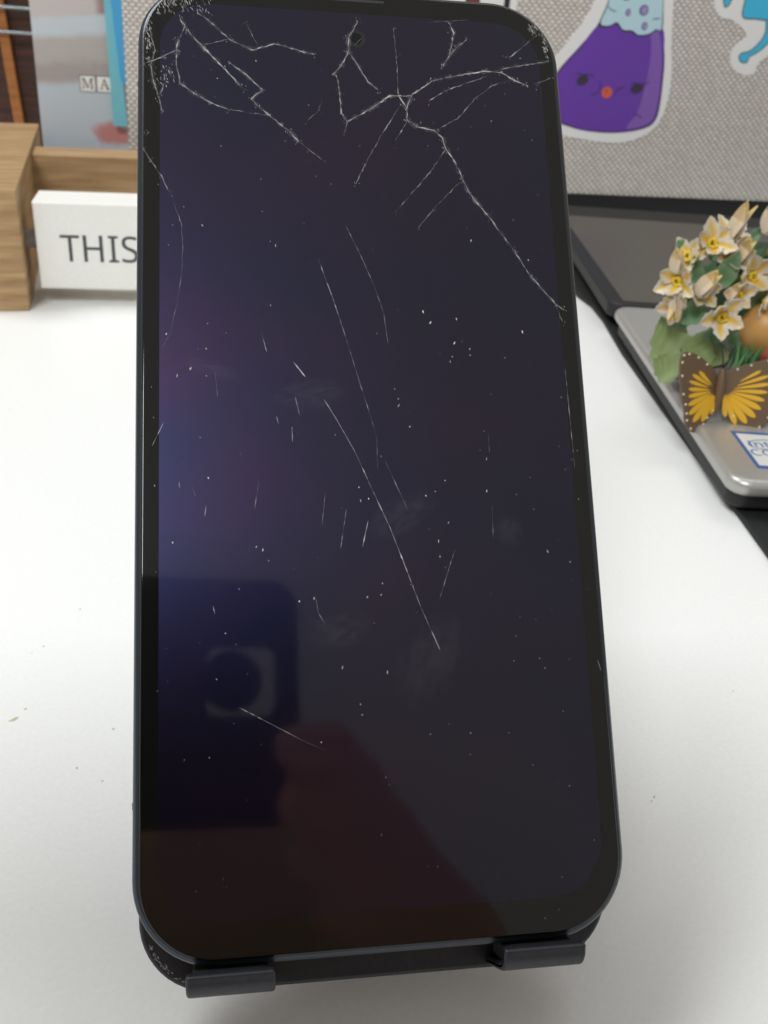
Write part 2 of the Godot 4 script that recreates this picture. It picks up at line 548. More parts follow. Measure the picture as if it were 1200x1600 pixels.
const SPECKS := [9.7, 19.8, 15.4, 18.6, 13.9, 11.0, 14.3, 11.9, 14.8, 14.3, 17.4, 13.3, 17.4, 12.2, 23.4, 11.8, 11.9, -9.4, 12.1, -16.4, 18.8, -11.2, 19.1, -5.8, 28.8, 29.7, 28.4, -21.4, -26.3, 12.7, -26.3, 8.1, -32.6, 15.1, 32.8, 4.9, 34.4, -12.7, 10.9, 17.9, -2.3, -10.4, -2.1, -12.6, -0.8, -12.3, -1.6, -28.1, 0.9, -26.0, -12.3, -28.5, -3.1, -46.2, -3.3, -44.6, -5.9, -38.9, -9.5, -50.0, -26.8, 34.2, -31.6, 34.1, -14.8, 31.0, -23.6, 48.8, -17.5, 65.3, -30.9, 8.1, -28.8, 9.3, -26.1, -8.7, -31.6, -18.9, -18.8, -19.8, -17.8, -20.3, 30.1, 69.0, 18.8, 33.0, 26.8, 16.5, 6.5, -0.3, 4.8, 3.3, 10.4, -21.9, 10.3, -19.4, 32.1, -23.2, 13.8, -49.7, 0.6, -27.8, 8.6, -11.9, 10.2, -11.2, -23.7, -33.1, -10.0, -28.1, 1.1, -39.9]

func mark(line: Array, wide: float, z: float, jitter: float, tone: Color) -> Solid:
	var s := Solid.new()
	var strength: float = line[0]
	var glint := FastNoiseLite.new()
	glint.seed = 12
	glint.frequency = 0.28
	var pts := []
	for i in range(1, line.size() - 2, 2):
		var a := Vector2(line[i], line[i + 1])
		var b := Vector2(line[i + 2], line[i + 3])
		var k := maxi(2, int(a.distance_to(b) / 0.55))
		for j in k:
			pts.append(a.lerp(b, j / float(k)))
	pts.append(Vector2(line[-2], line[-1]))
	var left := []
	var right := []
	var tones := []
	for i in pts.size():
		var d: Vector2 = (pts[mini(i + 1, pts.size() - 1)] - pts[maxi(i - 1, 0)]).normalized()
		var o := Vector2(-d.y, d.x)
		var p: Vector2 = pts[i] + o * rng.randf_range(-jitter, jitter)
		var w := wide * (0.4 + 0.6 * strength) * pow(rng.randf_range(0.25, 1.3), 1.6)
		var lit := 0.30 + 0.85 * pow(clampf(0.5 + glint.get_noise_2d(p.x, p.y), 0.0, 1.0), 1.5)   # a break catches light in stretches
		if i == 0 or i == pts.size() - 1:
			w *= 0.3
		left.append(Vector3(p.x + o.x * w, p.y + o.y * w, z))
		right.append(Vector3(p.x - o.x * w, p.y - o.y * w, z))
		tones.append(Color(tone.r, tone.g, tone.b, clampf(strength * lit * rng.randf_range(0.35, 1.15), 0.03, 0.95)))
	var up := Vector3(0, 0, 1)
	for i in pts.size() - 1:
		s.tri(left[i], right[i], right[i + 1], up, up, up, Vector2(), Vector2(), Vector2(), tones[i], tones[i], tones[i + 1])
		s.tri(left[i], right[i + 1], left[i + 1], up, up, up, Vector2(), Vector2(), Vector2(), tones[i], tones[i + 1], tones[i + 1])
	return s

func make_phone() -> void:
	var B := Basis(Vector3(1, 0, 0), Vector3(0, 0.7511, -0.6602), Vector3(0, 0.6602, 0.7511)).orthonormalized()
	var t := thing("smartphone", "switched-off black smartphone with cracked glass leaning on the black stand", "smartphone", Vector3(0, 82.84, 0), B)
	var s := Solid.new()
	s.extrude(rrect(75, 162, 12.5, Vector2.ZERO, 14), -8.4, 0.0, 1.5)
	var f := part("frame", s, M.frame, t)
	for a in [[-37.52, -58.0], [-37.52, 61.0], [37.52, -58.0], [37.52, 61.0]]:   # antenna breaks in the metal rim
		s = Solid.new()
		s.extrude(PackedVector2Array([Vector2(a[0] - 0.06, a[1] - 0.5), Vector2(a[0] + 0.06, a[1] - 0.5), Vector2(a[0] + 0.06, a[1] + 0.5), Vector2(a[0] - 0.06, a[1] + 0.5)]), -6.6, -1.6, 0.0, false)
		part("antenna_line", s, M.black, f)
	for a in [[30.0, 9.0], [8.0, 15.0]]:   # keys on the right-hand rim
		s = Solid.new()
		s.extrude(rrect(1.2, a[1], 0.5, Vector2(37.6, a[0])), -5.4, -3.2, 0.4)
		part("side_key", s, M.frame, t)
	s = Solid.new()
	s.extrude(rrect(72.9, 159.9, 11.4, Vector2.ZERO, 14), -0.6, 0.22, 0.35)
	var g := part("screen_glass", s, M.bezel, t, "black cover glass, shattered along the top")
	s = Solid.new()
	s.extrude(rrect(67.4, 150.6, 8.5, Vector2(0, 0.6), 12), 0.1, 0.25, 0.0)
	part("display", s, M.display, t, "dark display with a bluish purple sheen")
	s = Solid.new()
	s.extrude(oval(Vector2(0.1, 70.9), 1.75, 1.75), 0.1, 0.285, 0.0)
	var hole := part("front_camera", s, M.lens_ring, t)
	s = Solid.new()
	s.extrude(oval(Vector2(0.1, 70.9), 1.15, 1.15), 0.2, 0.31, 0.0)
	part("lens", s, M.lens, hole)
	s = Solid.new()
	s.extrude(rrect(11, 0.5, 0.25, Vector2(0, 78.6)), 0.1, 0.24, 0.0)
	part("earpiece_slot", s, M.black, t)
	s = Solid.new()
	var fp := rrect(72.0, 159.0, 11.0, Vector2.ZERO, 12)
	for i in fp.size():
		var fa := fp[i]
		var fb := fp[(i + 1) % fp.size()]
		s.tri(Vector3(0, 0, 0.3), Vector3(fa.x, fa.y, 0.3), Vector3(fb.x, fb.y, 0.3), Vector3(0, 0, 1), Vector3(0, 0, 1), Vector3(0, 0, 1))
	part("dust_film", s, M.film, g)
	for c in CRACKS:
		var m := mark(c, 0.105, 0.33, 0.08, Color(0.56, 0.56, 0.54))
		if c[0] > 0.6:   # crushed glass either side of the wide breaks
			var soft := mark(c, 0.40, 0.327, 0.12, Color(0.40, 0.40, 0.42))
			for i in soft.v.size():
				soft.col[i].a *= 0.16
				m.v.append(soft.v[i]); m.n.append(soft.n[i]); m.uv.append(soft.uv[i]); m.col.append(soft.col[i])
		# glints where the break opened: short slivers beside the line
		for i in range(1, c.size() - 1, 2):
			for k in int(6 * c[0]):
				var p := Vector2(c[i], c[i + 1]) + Vector2(rng.randfn(0, 0.35), rng.randfn(0, 0.35))
				sliver(m, p, rng.randfn(1.75, 0.3), rng.randf_range(0.12, 0.5), rng.randf_range(0.025, 0.07), 0.335, rng.randf_range(0.15, 0.7) * c[0])
		part("crack", m, M.crack, g)
	for z in [[-33.2, 76.6, 3.2, 3.2, 230], [-28.0, 78.6, 5.0, 1.1, 150], [-35.7, 68.0, 0.6, 5.5, 70], [-27.5, 75.5, 4.0, 2.4, 50], [35.1, 73.0, 0.6, 3.4, 60], [33.0, 75.2, 1.2, 1.2, 40], [-33.0, 62.0, 1.6, 2.8, 40]]:
		var m := Solid.new()
		for k in z[4]:
			var p := Vector2(z[0] + clampf(rng.randfn(0, z[2] * 0.5), -z[2], z[2]), z[1] + clampf(rng.randfn(0, z[3] * 0.5), -z[3], z[3]))
			if Geometry2D.is_point_in_polygon(p, rrect(72.4, 159.4, 11.2)):
				sliver(m, p, rng.randfn(1.9, 0.22), rng.randf_range(0.2, 1.1), rng.randf_range(0.02, 0.07), 0.34, rng.randf_range(0.15, 0.8))
		if m.v.is_empty():
			continue
		var o := part("crushed_glass", m, M.crack, g)
		o.set_meta("kind", "stuff")
	for c in SCRATCHES:
		part("scratch", mark(c, 0.085, 0.32, 0.015, Color(0.55, 0.55, 0.6)), M.crack, g)
	var dust := Solid.new()
	for i in range(0, SPECKS.size(), 2):
		sliver(dust, Vector2(SPECKS[i], SPECKS[i + 1]), rng.randf_range(1.0, 2.1), rng.randf_range(0.2, 0.75), rng.randf_range(0.06, 0.15), 0.325, rng.randf_range(0.35, 0.95))
	for i in 210:
		var p := Vector2(rng.randf_range(-35, 35), rng.randf_range(-78, 76))
		sliver(dust, p, rng.randf_range(0.8, 2.3), rng.randf_range(0.12, 0.4), rng.randf_range(0.04, 0.10), 0.325, pow(rng.randf(), 2.0) * 0.6 + 0.08)
	var d := part("dust", dust, M.crack, g)
	d.set_meta("kind", "stuff")
	for q in [[-25.5, 9.3, 6.0, 1.6, -0.28], [-9.5, 5.0, 7.0, 3.2, 0.1], [4.5, -15.0, 7.0, 3.5, 0.5], [8.0, -38.0, 9.0, 5.0, 0.9], [-6.0, -33.0, 6.0, 3.5, 0.2], [22.0, -18.0, 3.0, 3.0, 0.4]]:
		var sm := Solid.new()   # a greasy dab: one thin sheet, denser in streaks towards its middle
		var nz := FastNoiseLite.new()
		nz.seed = int(q[0] * 7)
		nz.frequency = 0.55
		var tone := func(u: float, w: float) -> Color:
			var k := maxf(0.0, 1.0 - u * u - w * w)
			return Color(0.5, 0.5, 0.54, clampf(k * (0.018 + 0.03 * nz.get_noise_2d(u * q[2] * 0.6, w * q[3] * 3.0)), 0.0, 0.12))
		for i in 24:
			for j in 14:
				var c4 := []
				var t4 := []
				for e in [[0, 0], [1, 0], [1, 1], [0, 1]]:
					var u: float = (i + e[0]) / 12.0 - 1.0
					var w: float = (j + e[1]) / 7.0 - 1.0
					var p2 := Vector2(u * q[2], w * q[3]).rotated(q[4])
					c4.append(Vector3(q[0] + p2.x, q[1] + p2.y, 0.315))
					t4.append(tone.call(u, w))
				var zu := Vector3(0, 0, 1)
				sm.tri(c4[0], c4[1], c4[2], zu, zu, zu, Vector2(), Vector2(), Vector2(), t4[0], t4[1], t4[2])
				sm.tri(c4[0], c4[2], c4[3], zu, zu, zu, Vector2(), Vector2(), Vector2(), t4[0], t4[2], t4[3])
		var o := part("smudge", sm, M.crack, g)
		o.set_meta("kind", "stuff")

func sliver(s: Solid, p: Vector2, turn: float, length: float, wide: float, z: float, a: float) -> void:
	var d := Vector2(cos(turn), sin(turn)) * length / 2
	var o := Vector2(-sin(turn), cos(turn)) * wide
	var c := Color(0.62, 0.61, 0.57, a)
	var up := Vector3(0, 0, 1)
	var q := [p - d, p + o, p + d, p - o]
	var v := []
	for e in q:
		v.append(Vector3(e.x, e.y, z))
	s.tri(v[0], v[1], v[2], up, up, up, Vector2(), Vector2(), Vector2(), c, c, c)
	s.tri(v[0], v[2], v[3], up, up, up, Vector2(), Vector2(), Vector2(), c, c, c)

func make_stand() -> void:
	var B := Basis(Vector3(1, 0, 0), Vector3(0, 0.7511, -0.6602), Vector3(0, 0.6602, 0.7511)).orthonormalized()
	var t := thing("phone_stand", "black metal folding stand with two lips carrying the cracked phone", "phone stand", Vector3(0, 0, 0))
	var H := Transform3D(B, Vector3(0, 82.84, 0))
	var s := Solid.new()
	s.extrude(rrect(74.6, 88, 11, Vector2(0, -42.5), 12), -11.6, -9.0, 0.8, true, H)
	var plate := part("back_plate", s, M.stand, t)
	s = Solid.new()
	s.extrude(rrect(66, 60, 6, Vector2(0, -42)), -9.0, -8.45, 0.2, true, H)
	part("rubber_pad", s, M.pad, plate)
	for x in [-23.4, 22.7]:
		# a lip: the sheet runs forward under the phone and curls up in front of it
		s = Solid.new()
		var line := [Vector2(-10.5, -85.4), Vector2(-6, -84.8), Vector2(-1.5, -84.2), Vector2(0.7, -83.7), Vector2(1.9, -82.7), Vector2(2.3, -81.8), Vector2(2.6, -81.0)]
		var soft := curved(line, 4, false)
		var upper := PackedVector2Array()
		var lower := PackedVector2Array()
		for i in soft.size():
			var d := (soft[mini(i + 1, soft.size() - 1)] - soft[maxi(i - 1, 0)]).normalized()
			upper.append(soft[i] + Vector2(-d.y, d.x) * 0.65)
			lower.append(soft[i] - Vector2(-d.y, d.x) * 0.65)
		lower.reverse()
		upper.append_array(lower)
		# profile lies in (z, y) of the holder; swept along x
		var P := Transform3D(B * Basis(Vector3(0, 0, 1), Vector3(0, 1, 0), Vector3(-1, 0, 0)), H * Vector3(x, 0, 0))
		s.extrude(upper, -6.3, 6.3, 0.5, true, P)
		var lip := part("lip", s, M.stand, t)
		s = Solid.new()
		s.extrude(rrect(11, 8.0, 1.5, Vector2(0, 0)), 0.0, 2.7, 0.4, true, Transform3D(B * Basis(Vector3(1, 0, 0), Vector3(0, 0, -1), Vector3(0, 1, 0)), H * Vector3(x, -83.85, -4.3)))
		part("rubber_pad", s, M.pad, lip)
	var wear := Solid.new()   # paint rubbed off along the plate's lower corner
	for k in 60:
		var a := rng.randf_range(PI * 1.12, PI * 1.47)
		var rr := 11.0 - absf(rng.randfn(1.0, 0.18))
		var c := Vector2(-26.3, -75.5) + Vector2(cos(a), sin(a)) * rr
		sliver(wear, c, a + PI / 2, rng.randf_range(0.15, 0.7), rng.randf_range(0.03, 0.1), -8.97, rng.randf_range(0.2, 0.8))
	var worn := part("worn_edge", wear, M.crack, plate)
	worn.transform = Transform3D(H.basis, H.origin * U)
	worn.set_meta("kind", "stuff")
	# hinge, arm and weighted foot, behind the phone
	s = Solid.new()
	s.tube(PackedVector3Array([H * Vector3(-16, -40, -16), H * Vector3(16, -40, -16)]), [4.5], 20)
	part("upper_hinge", s, M.stand, t)
	var top: Vector3 = H * Vector3(0, -40, -16)
	var low := Vector3(0, 9.0, -34)
	var dir := (top - low).normalized()
	s = Solid.new()
	var AB := Basis(Vector3(1, 0, 0), dir, Vector3(1, 0, 0).cross(dir))
	s.extrude(rrect(26, top.distance_to(low), 3, Vector2(0, top.distance_to(low) / 2)), -1.5, 1.5, 0.6, true, Transform3D(AB, low))
	part("arm", s, M.stand, t)
	s = Solid.new()
	s.tube(PackedVector3Array([Vector3(-16, 9, -34), Vector3(16, 9, -34)]), [4.5], 20)
	part("lower_hinge", s, M.stand, t)
	s = Solid.new()
	s.extrude(rrect(70, 84, 12, Vector2(0, 10)), 0.6, 4.6, 0.8, true, Transform3D(Basis(Vector3(1, 0, 0), Vector3(0, 0, -1), Vector3(0, 1, 0)), Vector3.ZERO))
	part("foot_plate", s, M.stand, t)
	for c in [[-28, 24], [28, 24], [-28, -44], [28, -44]]:
		s = Solid.new()
		s.tube(PackedVector3Array([Vector3(c[0], 0.05, c[1]), Vector3(c[0], 0.9, c[1])]), [4.0], 14)
		part("rubber_foot", s, M.pad, t)

func make_desk() -> void:
	var s := Solid.new()
	s.extrude(rrect(1500, 900, 6, Vector2(0, 300), 4), -25.0, 0.0, 1.5, true, Transform3D(Basis(Vector3(1, 0, 0), Vector3(0, 0, -1), Vector3(0, 1, 0)), Vector3.ZERO))
	var d := structure("desk", s, M.desk)
	d.set_meta("label", "white laminate desk top with faint specks")
	for q in [[-70.21, -25.73, 1.21, 0.55, 0.60], [-68.35, -28.90, 0.44, 0.28, 0.60], [-68.03, -51.14, 0.39, 0.33, 0.00], [-61.43, -65.98, 0.28, 0.28, 0.00], [-48.78, -21.28, 0.33, 0.33, 0.00], [64.55, 6.86, 0.50, 0.25, 1.00], [63.52, 8.02, 0.28, 0.17, 1.00], [-70.31, -48.81, 0.22, 0.17, 0.00], [-54.99, -10.11, 0.33, 0.33, 0.00], [-49.44, -6.14, 0.28, 0.22, 0.00], [97.52, -24.68, 0.22, 0.22, 0.00], [-101.32, -188.92, 0.28, 0.28, 0.00]]:
		s = Solid.new()
		var p := PackedVector2Array()
		for i in 12:
			var a := TAU * i / 12.0
			p.append(Vector2(q[0], -q[1]) + Vector2(cos(a) * q[2], sin(a) * q[3]).rotated(q[4]) * rng.randf_range(0.6, 1.15))
		s.extrude(p, 0.0, 0.05, 0.0, true, Transform3D(Basis(Vector3(1, 0, 0), Vector3(0, 0, -1), Vector3(0, 1, 0)), Vector3.ZERO))
		part("stain", s, M.stain, d)

func make_laptop() -> void:
	var s := Solid.new()
	var flat := Transform3D(Basis(Vector3(1, 0, 0), Vector3(0, 0, -1), Vector3(0, 1, 0)), Vector3.ZERO)
	s.extrude(PackedVector2Array([Vector2(131, 30), Vector2(136.6, 87), Vector2(146, 190), Vector2(152, 251), Vector2(158.5, 296), Vector2(160, 318), Vector2(158, 336), Vector2(166, 420), Vector2(172, 470), Vector2(560, 500), Vector2(560, 30)]), 0.05, 2.2, 0.8, false, flat)
	var m := part("desk_mat", s, M.rubber, self)
	m.set_meta("label", "black mat lying on the white desk under the laptop")
	m.set_meta("category", "desk mat")
	var ax := Vector3(0.1313, 0, -0.9913)
	var rt := Vector3(0.9913, 0, 0.1313)
	var t := thing("laptop", "silver laptop opened out flat on the black mat beside the phone", "laptop", Vector3(131.8, 2.2, -103.9), Basis(rt, Vector3(0, 1, 0), -ax))
	# local: x to the right, -z away; heights from the mat
	s = Solid.new()
	s.extrude(rrect(318, 168, 6, Vector2(161, 87)), 1.2, 7.5, 1.5, true, flat)
	part("underside", s, M.black, t)
	s = Solid.new()
	s.extrude(rrect(324, 175, 7, Vector2(162, 87.5)), 6.8, 12.8, 2.6, true, flat)
	var deck := part("palm_rest", s, M.silver, t, "silver palm rest with a maker's label")
	for c in [[20, -14], [300, -14], [20, -160], [300, -160]]:
		s = Solid.new()
		s.tube(PackedVector3Array([Vector3(c[0], 0.0, c[1]), Vector3(c[0], 1.6, c[1])]), [4.0], 12)
		part("rubber_foot", s, M.pad, t)
	s = Solid.new()
	s.extrude(rrect(104, 62, 3, Vector2(190, 36)), 12.0, 12.9, 0.1, true, flat)
	part("touchpad", s, M.silver, t)
	s = Solid.new()
	s.tube(PackedVector3Array([Vector3(30, 9.4, -177), Vector3(294, 9.4, -177)]), [3.0], 14)
	part("hinge", s, M.black, t)
	s = Solid.new()
	s.extrude(rrect(324, 212, 7, Vector2(162, 286)), 4.6, 12.0, 1.6, true, flat)
	var lid := part("lid", s, M.black, t, "dark lid folded back flat")
	s = Solid.new()
	s.extrude(rrect(310, 176, 1, Vector2(162, 272)), 11.5, 12.3, 0.1, true, flat)
	part("screen", s, M.screen, lid)
	# the maker's label
	var L: Array = pairs([11.39, 38.18, 31.39, 37.58, 26.33, 9.68, 11.33, 10.28])
	s = Solid.new()
	s.extrude(PackedVector2Array(L), 12.7, 12.92, 0.0, false, flat)
	var lab := part("label", s, M.blue_label, deck, "blue edged maker's label")
	s = Solid.new()
	var mid: Vector2 = (L[0] + L[1] + L[2] + L[3]) / 4.0
	var inner := PackedVector2Array()
	for q in L:
		inner.append(mid + (q - mid) * 0.86)
	s.extrude(inner, 12.8, 12.96, 0.0, false, flat)
	part("label_face", s, M.white_label, lab)
	var up := Basis(Vector3(1, 0, 0), Vector3(0, 0, -1), Vector3(0, 1, 0))
	s = Solid.new()
	var ring_c := mid + Vector2(0.4, 4.2)
	var ro := oval(ring_c, 6.4, 3.9, 32, 0.12)
	var ri := oval(ring_c, 5.9, 3.4, 32, 0.12)
	for i in 32:
		var i2 := (i + 1) % 32
		var n := Vector3(0, 1, 0)
		var v := [flat * Vector3(ro[i].x, ro[i].y, 13.0), flat * Vector3(ro[i2].x, ro[i2].y, 13.0), flat * Vector3(ri[i2].x, ri[i2].y, 13.0), flat * Vector3(ri[i].x, ri[i].y, 13.0)]
		s.tri(v[0], v[1], v[2], n, n, n)
		s.tri(v[0], v[2], v[3], n, n, n)
	part("emblem_ring", s, M.blue_label, lab)
	lettering("lettering", "intel", 3.6, M.blue_label, lab, Transform3D(up, Vector3(ring_c.x, 12.98, -ring_c.y)), "Droid Sans", 0.08)
	lettering("lettering", "CORE", 3.0, M.blue_label, lab, Transform3D(up, Vector3(mid.x + 0.4, 12.98, -(mid.y - 2.4))), "Droid Sans", 0.08)
	lettering("lettering", "i5", 4.2, M.blue_label, lab, Transform3D(up, Vector3(mid.x + 1.0, 12.98, -(mid.y - 7.4))), "Droid Sans", 0.08)

func make_panel() -> void:
	var t := thing("partition_panel", "grey woven fabric partition panel with black bottom rail behind the desk things", "partition", Vector3(0, 0, -515))
	var s := Solid.new()
	s.extrude(PackedVector2Array([Vector2(-108, 14), Vector2(600, 14), Vector2(600, 420), Vector2(-108, 420)]), -22.0, 0.0, 1.5, false, Transform3D(), 1.0 / 16.5)
	part("fabric_face", s, M.cloth, t)
	s = Solid.new()
	s.extrude(PackedVector2Array([Vector2(-110, 0), Vector2(602, 0), Vector2(602, 17), Vector2(-110, 17)]), -24.0, 2.0, 1.0, false)
	part("bottom_rail", s, M.black, t)
	# stickers lie on the cloth
	var k := thing("flask_sticker", "purple flask sticker with a winking face on the grey partition", "sticker", Vector3(0, 0, -515))
	layer("backing", curved(pairs([253.41, 152.81, 258.11, 127.08, 260.91, 111.07, 264.44, 96.88, 265.84, 81.09, 263.33, 67.05, 256.64, 58.24, 247.05, 53.29, 236.88, 51.05, 223.67, 51.05, 210.33, 52.24, 198.35, 53.70, 186.27, 56.43, 176.29, 62.92, 173.32, 74.19, 176.46, 86.67, 184.74, 101.38, 191.31, 110.38, 198.24, 120.36, 204.92, 134.35, 208.69, 149.92, 207.17, 176.45, 246.09, 179.18]), 4), 0.05, 0.35, M.sticker, k)
	layer("outline", curved(pairs([245.88, 153.34, 249.54, 137.10, 251.60, 124.57, 257.46, 105.39, 259.91, 88.77, 260.87, 73.34, 259.66, 66.29, 254.96, 61.71, 242.69, 58.31, 226.51, 56.87, 208.67, 57.93, 195.88, 60.72, 185.17, 63.34, 180.30, 69.99, 180.78, 79.07, 187.88, 93.68, 198.21, 106.46, 209.22, 121.21, 213.42, 134.87, 215.29, 150.34]), 4), 0.3, 0.42, M.line, k)
	layer("liquid", curved(pairs([251.33, 122.41, 256.69, 105.35, 259.14, 88.73, 259.88, 73.64, 258.74, 66.83, 254.39, 62.51, 241.87, 59.10, 226.36, 57.68, 209.19, 58.66, 196.39, 61.56, 186.04, 64.31, 181.53, 70.28, 182.00, 78.57, 188.71, 93.17, 198.92, 105.96, 210.24, 121.06, 228.54, 124.26]), 4), 0.4, 0.48, M.purple, k)
	layer("shine", curved(pairs([245.18, 119.91, 249.80, 120.18, 255.68, 105.29, 258.11, 88.67, 258.78, 72.66, 255.37, 64.09, 240.35, 60.09, 246.01, 70.88, 248.21, 88.16, 248.07, 104.87]), 4), 0.45, 0.52, M.purple_light, k)
	layer("foam_outline", curved(pairs([246.10, 152.34, 249.54, 137.10, 252.63, 120.02, 248.35, 119.88, 244.20, 116.84, 236.61, 115.65, 232.07, 118.08, 225.78, 118.14, 221.27, 121.92, 216.92, 119.97, 209.69, 120.71, 213.37, 133.83, 215.05, 150.33]), 3), 0.45, 0.54, M.line, k)
	layer("foam", curved(pairs([246.10, 152.34, 249.17, 137.08, 251.68, 120.83, 248.18, 120.62, 244.01, 117.69, 237.03, 116.65, 232.39, 118.95, 226.11, 119.01, 221.56, 123.00, 216.76, 120.81, 210.61, 121.72, 213.81, 132.82, 215.29, 150.34]), 3), 0.5, 0.58, M.foam, k)
	for b in [[237.84, 130.62, 3.09, 3.11], [227.63, 128.75, 1.72, 2.07], [240.11, 121.75, 1.99, 2.31], [224.78, 136.61, 2.20, 1.43]]:
		layer("bubble", oval(Vector2(b[0], b[1]), b[2], b[3]), 0.5, 0.61, M.bubble_line, k)
		layer("bubble_shine", oval(Vector2(b[0] + b[2] * 0.1, b[1]), b[2] * 0.7, b[3] * 0.74), 0.5, 0.63, M.bubble, k)
	for e in [[204.59, 88.14, 4.03, 2.98], [242.63, 85.16, 4.36, 3.02]]:
		layer("eye", oval(Vector2(e[0], e[1]), e[2], e[3], 20, 0.3), 0.5, 0.6, M.eye, k)
	var e2: Array = [222.52, 81.75, 3.57, 3.47]
	layer("tongue", oval(Vector2(e2[0], e2[1]), e2[2], e2[3]), 0.5, 0.6, M.tongue, k)
	for w in [[216.30, 88.19, 217.66, 84.33, 215.97, 81.76, 212.10, 79.75], [228.32, 79.78, 228.55, 83.19, 230.17, 84.75, 233.59, 85.71], [200.09, 92.12, 205.22, 91.73, 211.58, 91.62], [238.38, 88.78, 245.05, 87.77, 250.49, 89.63], [221.94, 83.42, 222.65, 81.76], [244.30, 69.64, 247.10, 68.84, 249.39, 67.32], [214.11, 131.28, 216.28, 129.63, 219.50, 128.99], [244.71, 126.07, 249.34, 126.77]]:
		var path := PackedVector3Array()
		for q in curved(pairs(w), 4, false):
			path.append(Vector3(q.x, q.y, 0.56))
		s = Solid.new()
		s.tube(path, [0.28], 6)
		part("face_line", s, M.eye, k)
	k = thing("cyan_sticker", "cyan sticker with wide white edge at the right end of the partition", "sticker", Vector3(0, 0, -515))
	layer("backing", curved(pairs([284.60, 145.54, 284.49, 136.10, 290.57, 129.87, 298.62, 128.63, 306.19, 124.55, 310.82, 120.47, 309.29, 117.97, 304.96, 114.65, 302.54, 108.99, 304.94, 102.42, 310.70, 98.22, 317.71, 96.89, 322.34, 99.41, 323.66, 105.12, 332.12, 111.74, 342.58, 121.19, 349.63, 136.85, 346.31, 155.71, 325.58, 164.68, 298.82, 160.87]), 4), 0.05, 0.35, M.sticker, k)
	for q in [[304.59, 146.80, 304.41, 140.49, 305.29, 131.18, 313.60, 130.60, 324.05, 130.47, 333.54, 133.73, 336.14, 142.44, 331.74, 152.69, 316.03, 153.77], [289.25, 143.75, 290.35, 138.57, 291.76, 136.12, 293.52, 137.18, 294.58, 140.41, 294.50, 144.07], [322.41, 129.83, 323.48, 123.38, 321.29, 117.23, 315.69, 111.38, 310.25, 109.64, 309.16, 107.35, 311.50, 105.02, 314.76, 105.20, 315.80, 108.61, 321.44, 112.04, 326.97, 118.10, 329.31, 125.90, 327.48, 129.92]]:
		var p := curved(pairs(q), 4)
		var wide := Geometry2D.offset_polygon(p, 0.7, Geometry2D.JOIN_ROUND)
		layer("outline", wide[0], 0.3, 0.42, M.line, k)
		layer("figure", p, 0.4, 0.5, M.cyan, k)
	k = thing("white_sticker", "white sticker with blue and red pictures just above the phone's top edge", "sticker", Vector3(0, 0, -515))
	var W: Array = [120.59, 149.98, 68.62, 70.15]
	layer("backing", rrect(W[2], W[3], 5, Vector2(W[0], W[1])), 0.05, 0.35, M.sticker, k)
	for q in [[148.51, 141.58, 1.30, 33.54, "cyan"], [126.66, 138.77, 6.54, 23.09, "maroon"]]:
		layer("outline", rrect(q[2] + 2.4, q[3] + 2.4, 1.4, Vector2(q[0], q[1])), 0.3, 0.42, M.line, k)
		layer("picture", rrect(q[2], q[3], 1, Vector2(q[0], q[1])), 0.4, 0.5, M[q[4]], k)

func layer(called: String, p: PackedVector2Array, z0: float, z1: float, m: Material, parent: Node) -> void:
	var s := Solid.new()
	s.extrude(p, z0, z1, 0.0, true)
	part(called, s, m, parent)

func make_tray() -> void:
	var yaw := -0.085
	var t := thing("block_holder", "light wooden holder with thick walls around the lettered white block", "holder", Vector3(-112.4, 0, -296.5), Basis(Vector3(0, 1, 0), 0.03))
	var s := Solid.new()
	# left wall, from its near inner corner
	s.box(Vector3(22, 53, 172), 0.8, Transform3D(Basis(Vector3(0, 1, 0), 0.075), Vector3(-17.4, 0, -85)))
	part("side_wall", s, M.wood, t)
	s = Solid.new()
	s.box(Vector3(22, 52, 118), 0.8, Transform3D(Basis(), Vector3(203, 0, -58)))
	part("side_wall", s, M.wood, t)
	s = Solid.new()
	s.box(Vector3(203, 50.5, 22), 0.8, Transform3D(Basis(), Vector3(91, 0, -105)))
	part("back_wall", s, M.wood, t)
	# the block turns on a peg between the walls
	var b := thing("lettered_block", "white block lettered THIS hanging on a peg in the wooden holder", "block", Vector3(-109.5, 0, -306), Basis(Vector3(0, 1, 0), 0.02))
	s = Solid.new()
	s.box(Vector3(150, 38.5, 24), 0.9, Transform3D(Basis(), Vector3(76.2, 7.6, -12)))
	part("body", s, M.block, b)
	s = Solid.new()
	s.tube(PackedVector3Array([Vector3(-9, 27, -13), Vector3(1.4, 27, -13)]), [4.2], 18)
	part("peg", s, M.peg, b)
	s = Solid.new()
	s.tube(PackedVector3Array([Vector3(151, 27, -13), Vector3(190, 27, -13)]), [4.2], 18)
	part("peg", s, M.peg, b)
	lettering("lettering", "THIS", 16.6, M.ink, b, Transform3D(Basis(), Vector3(28.6, 26.0, 0.05)), "Droid Sans", 0.2)

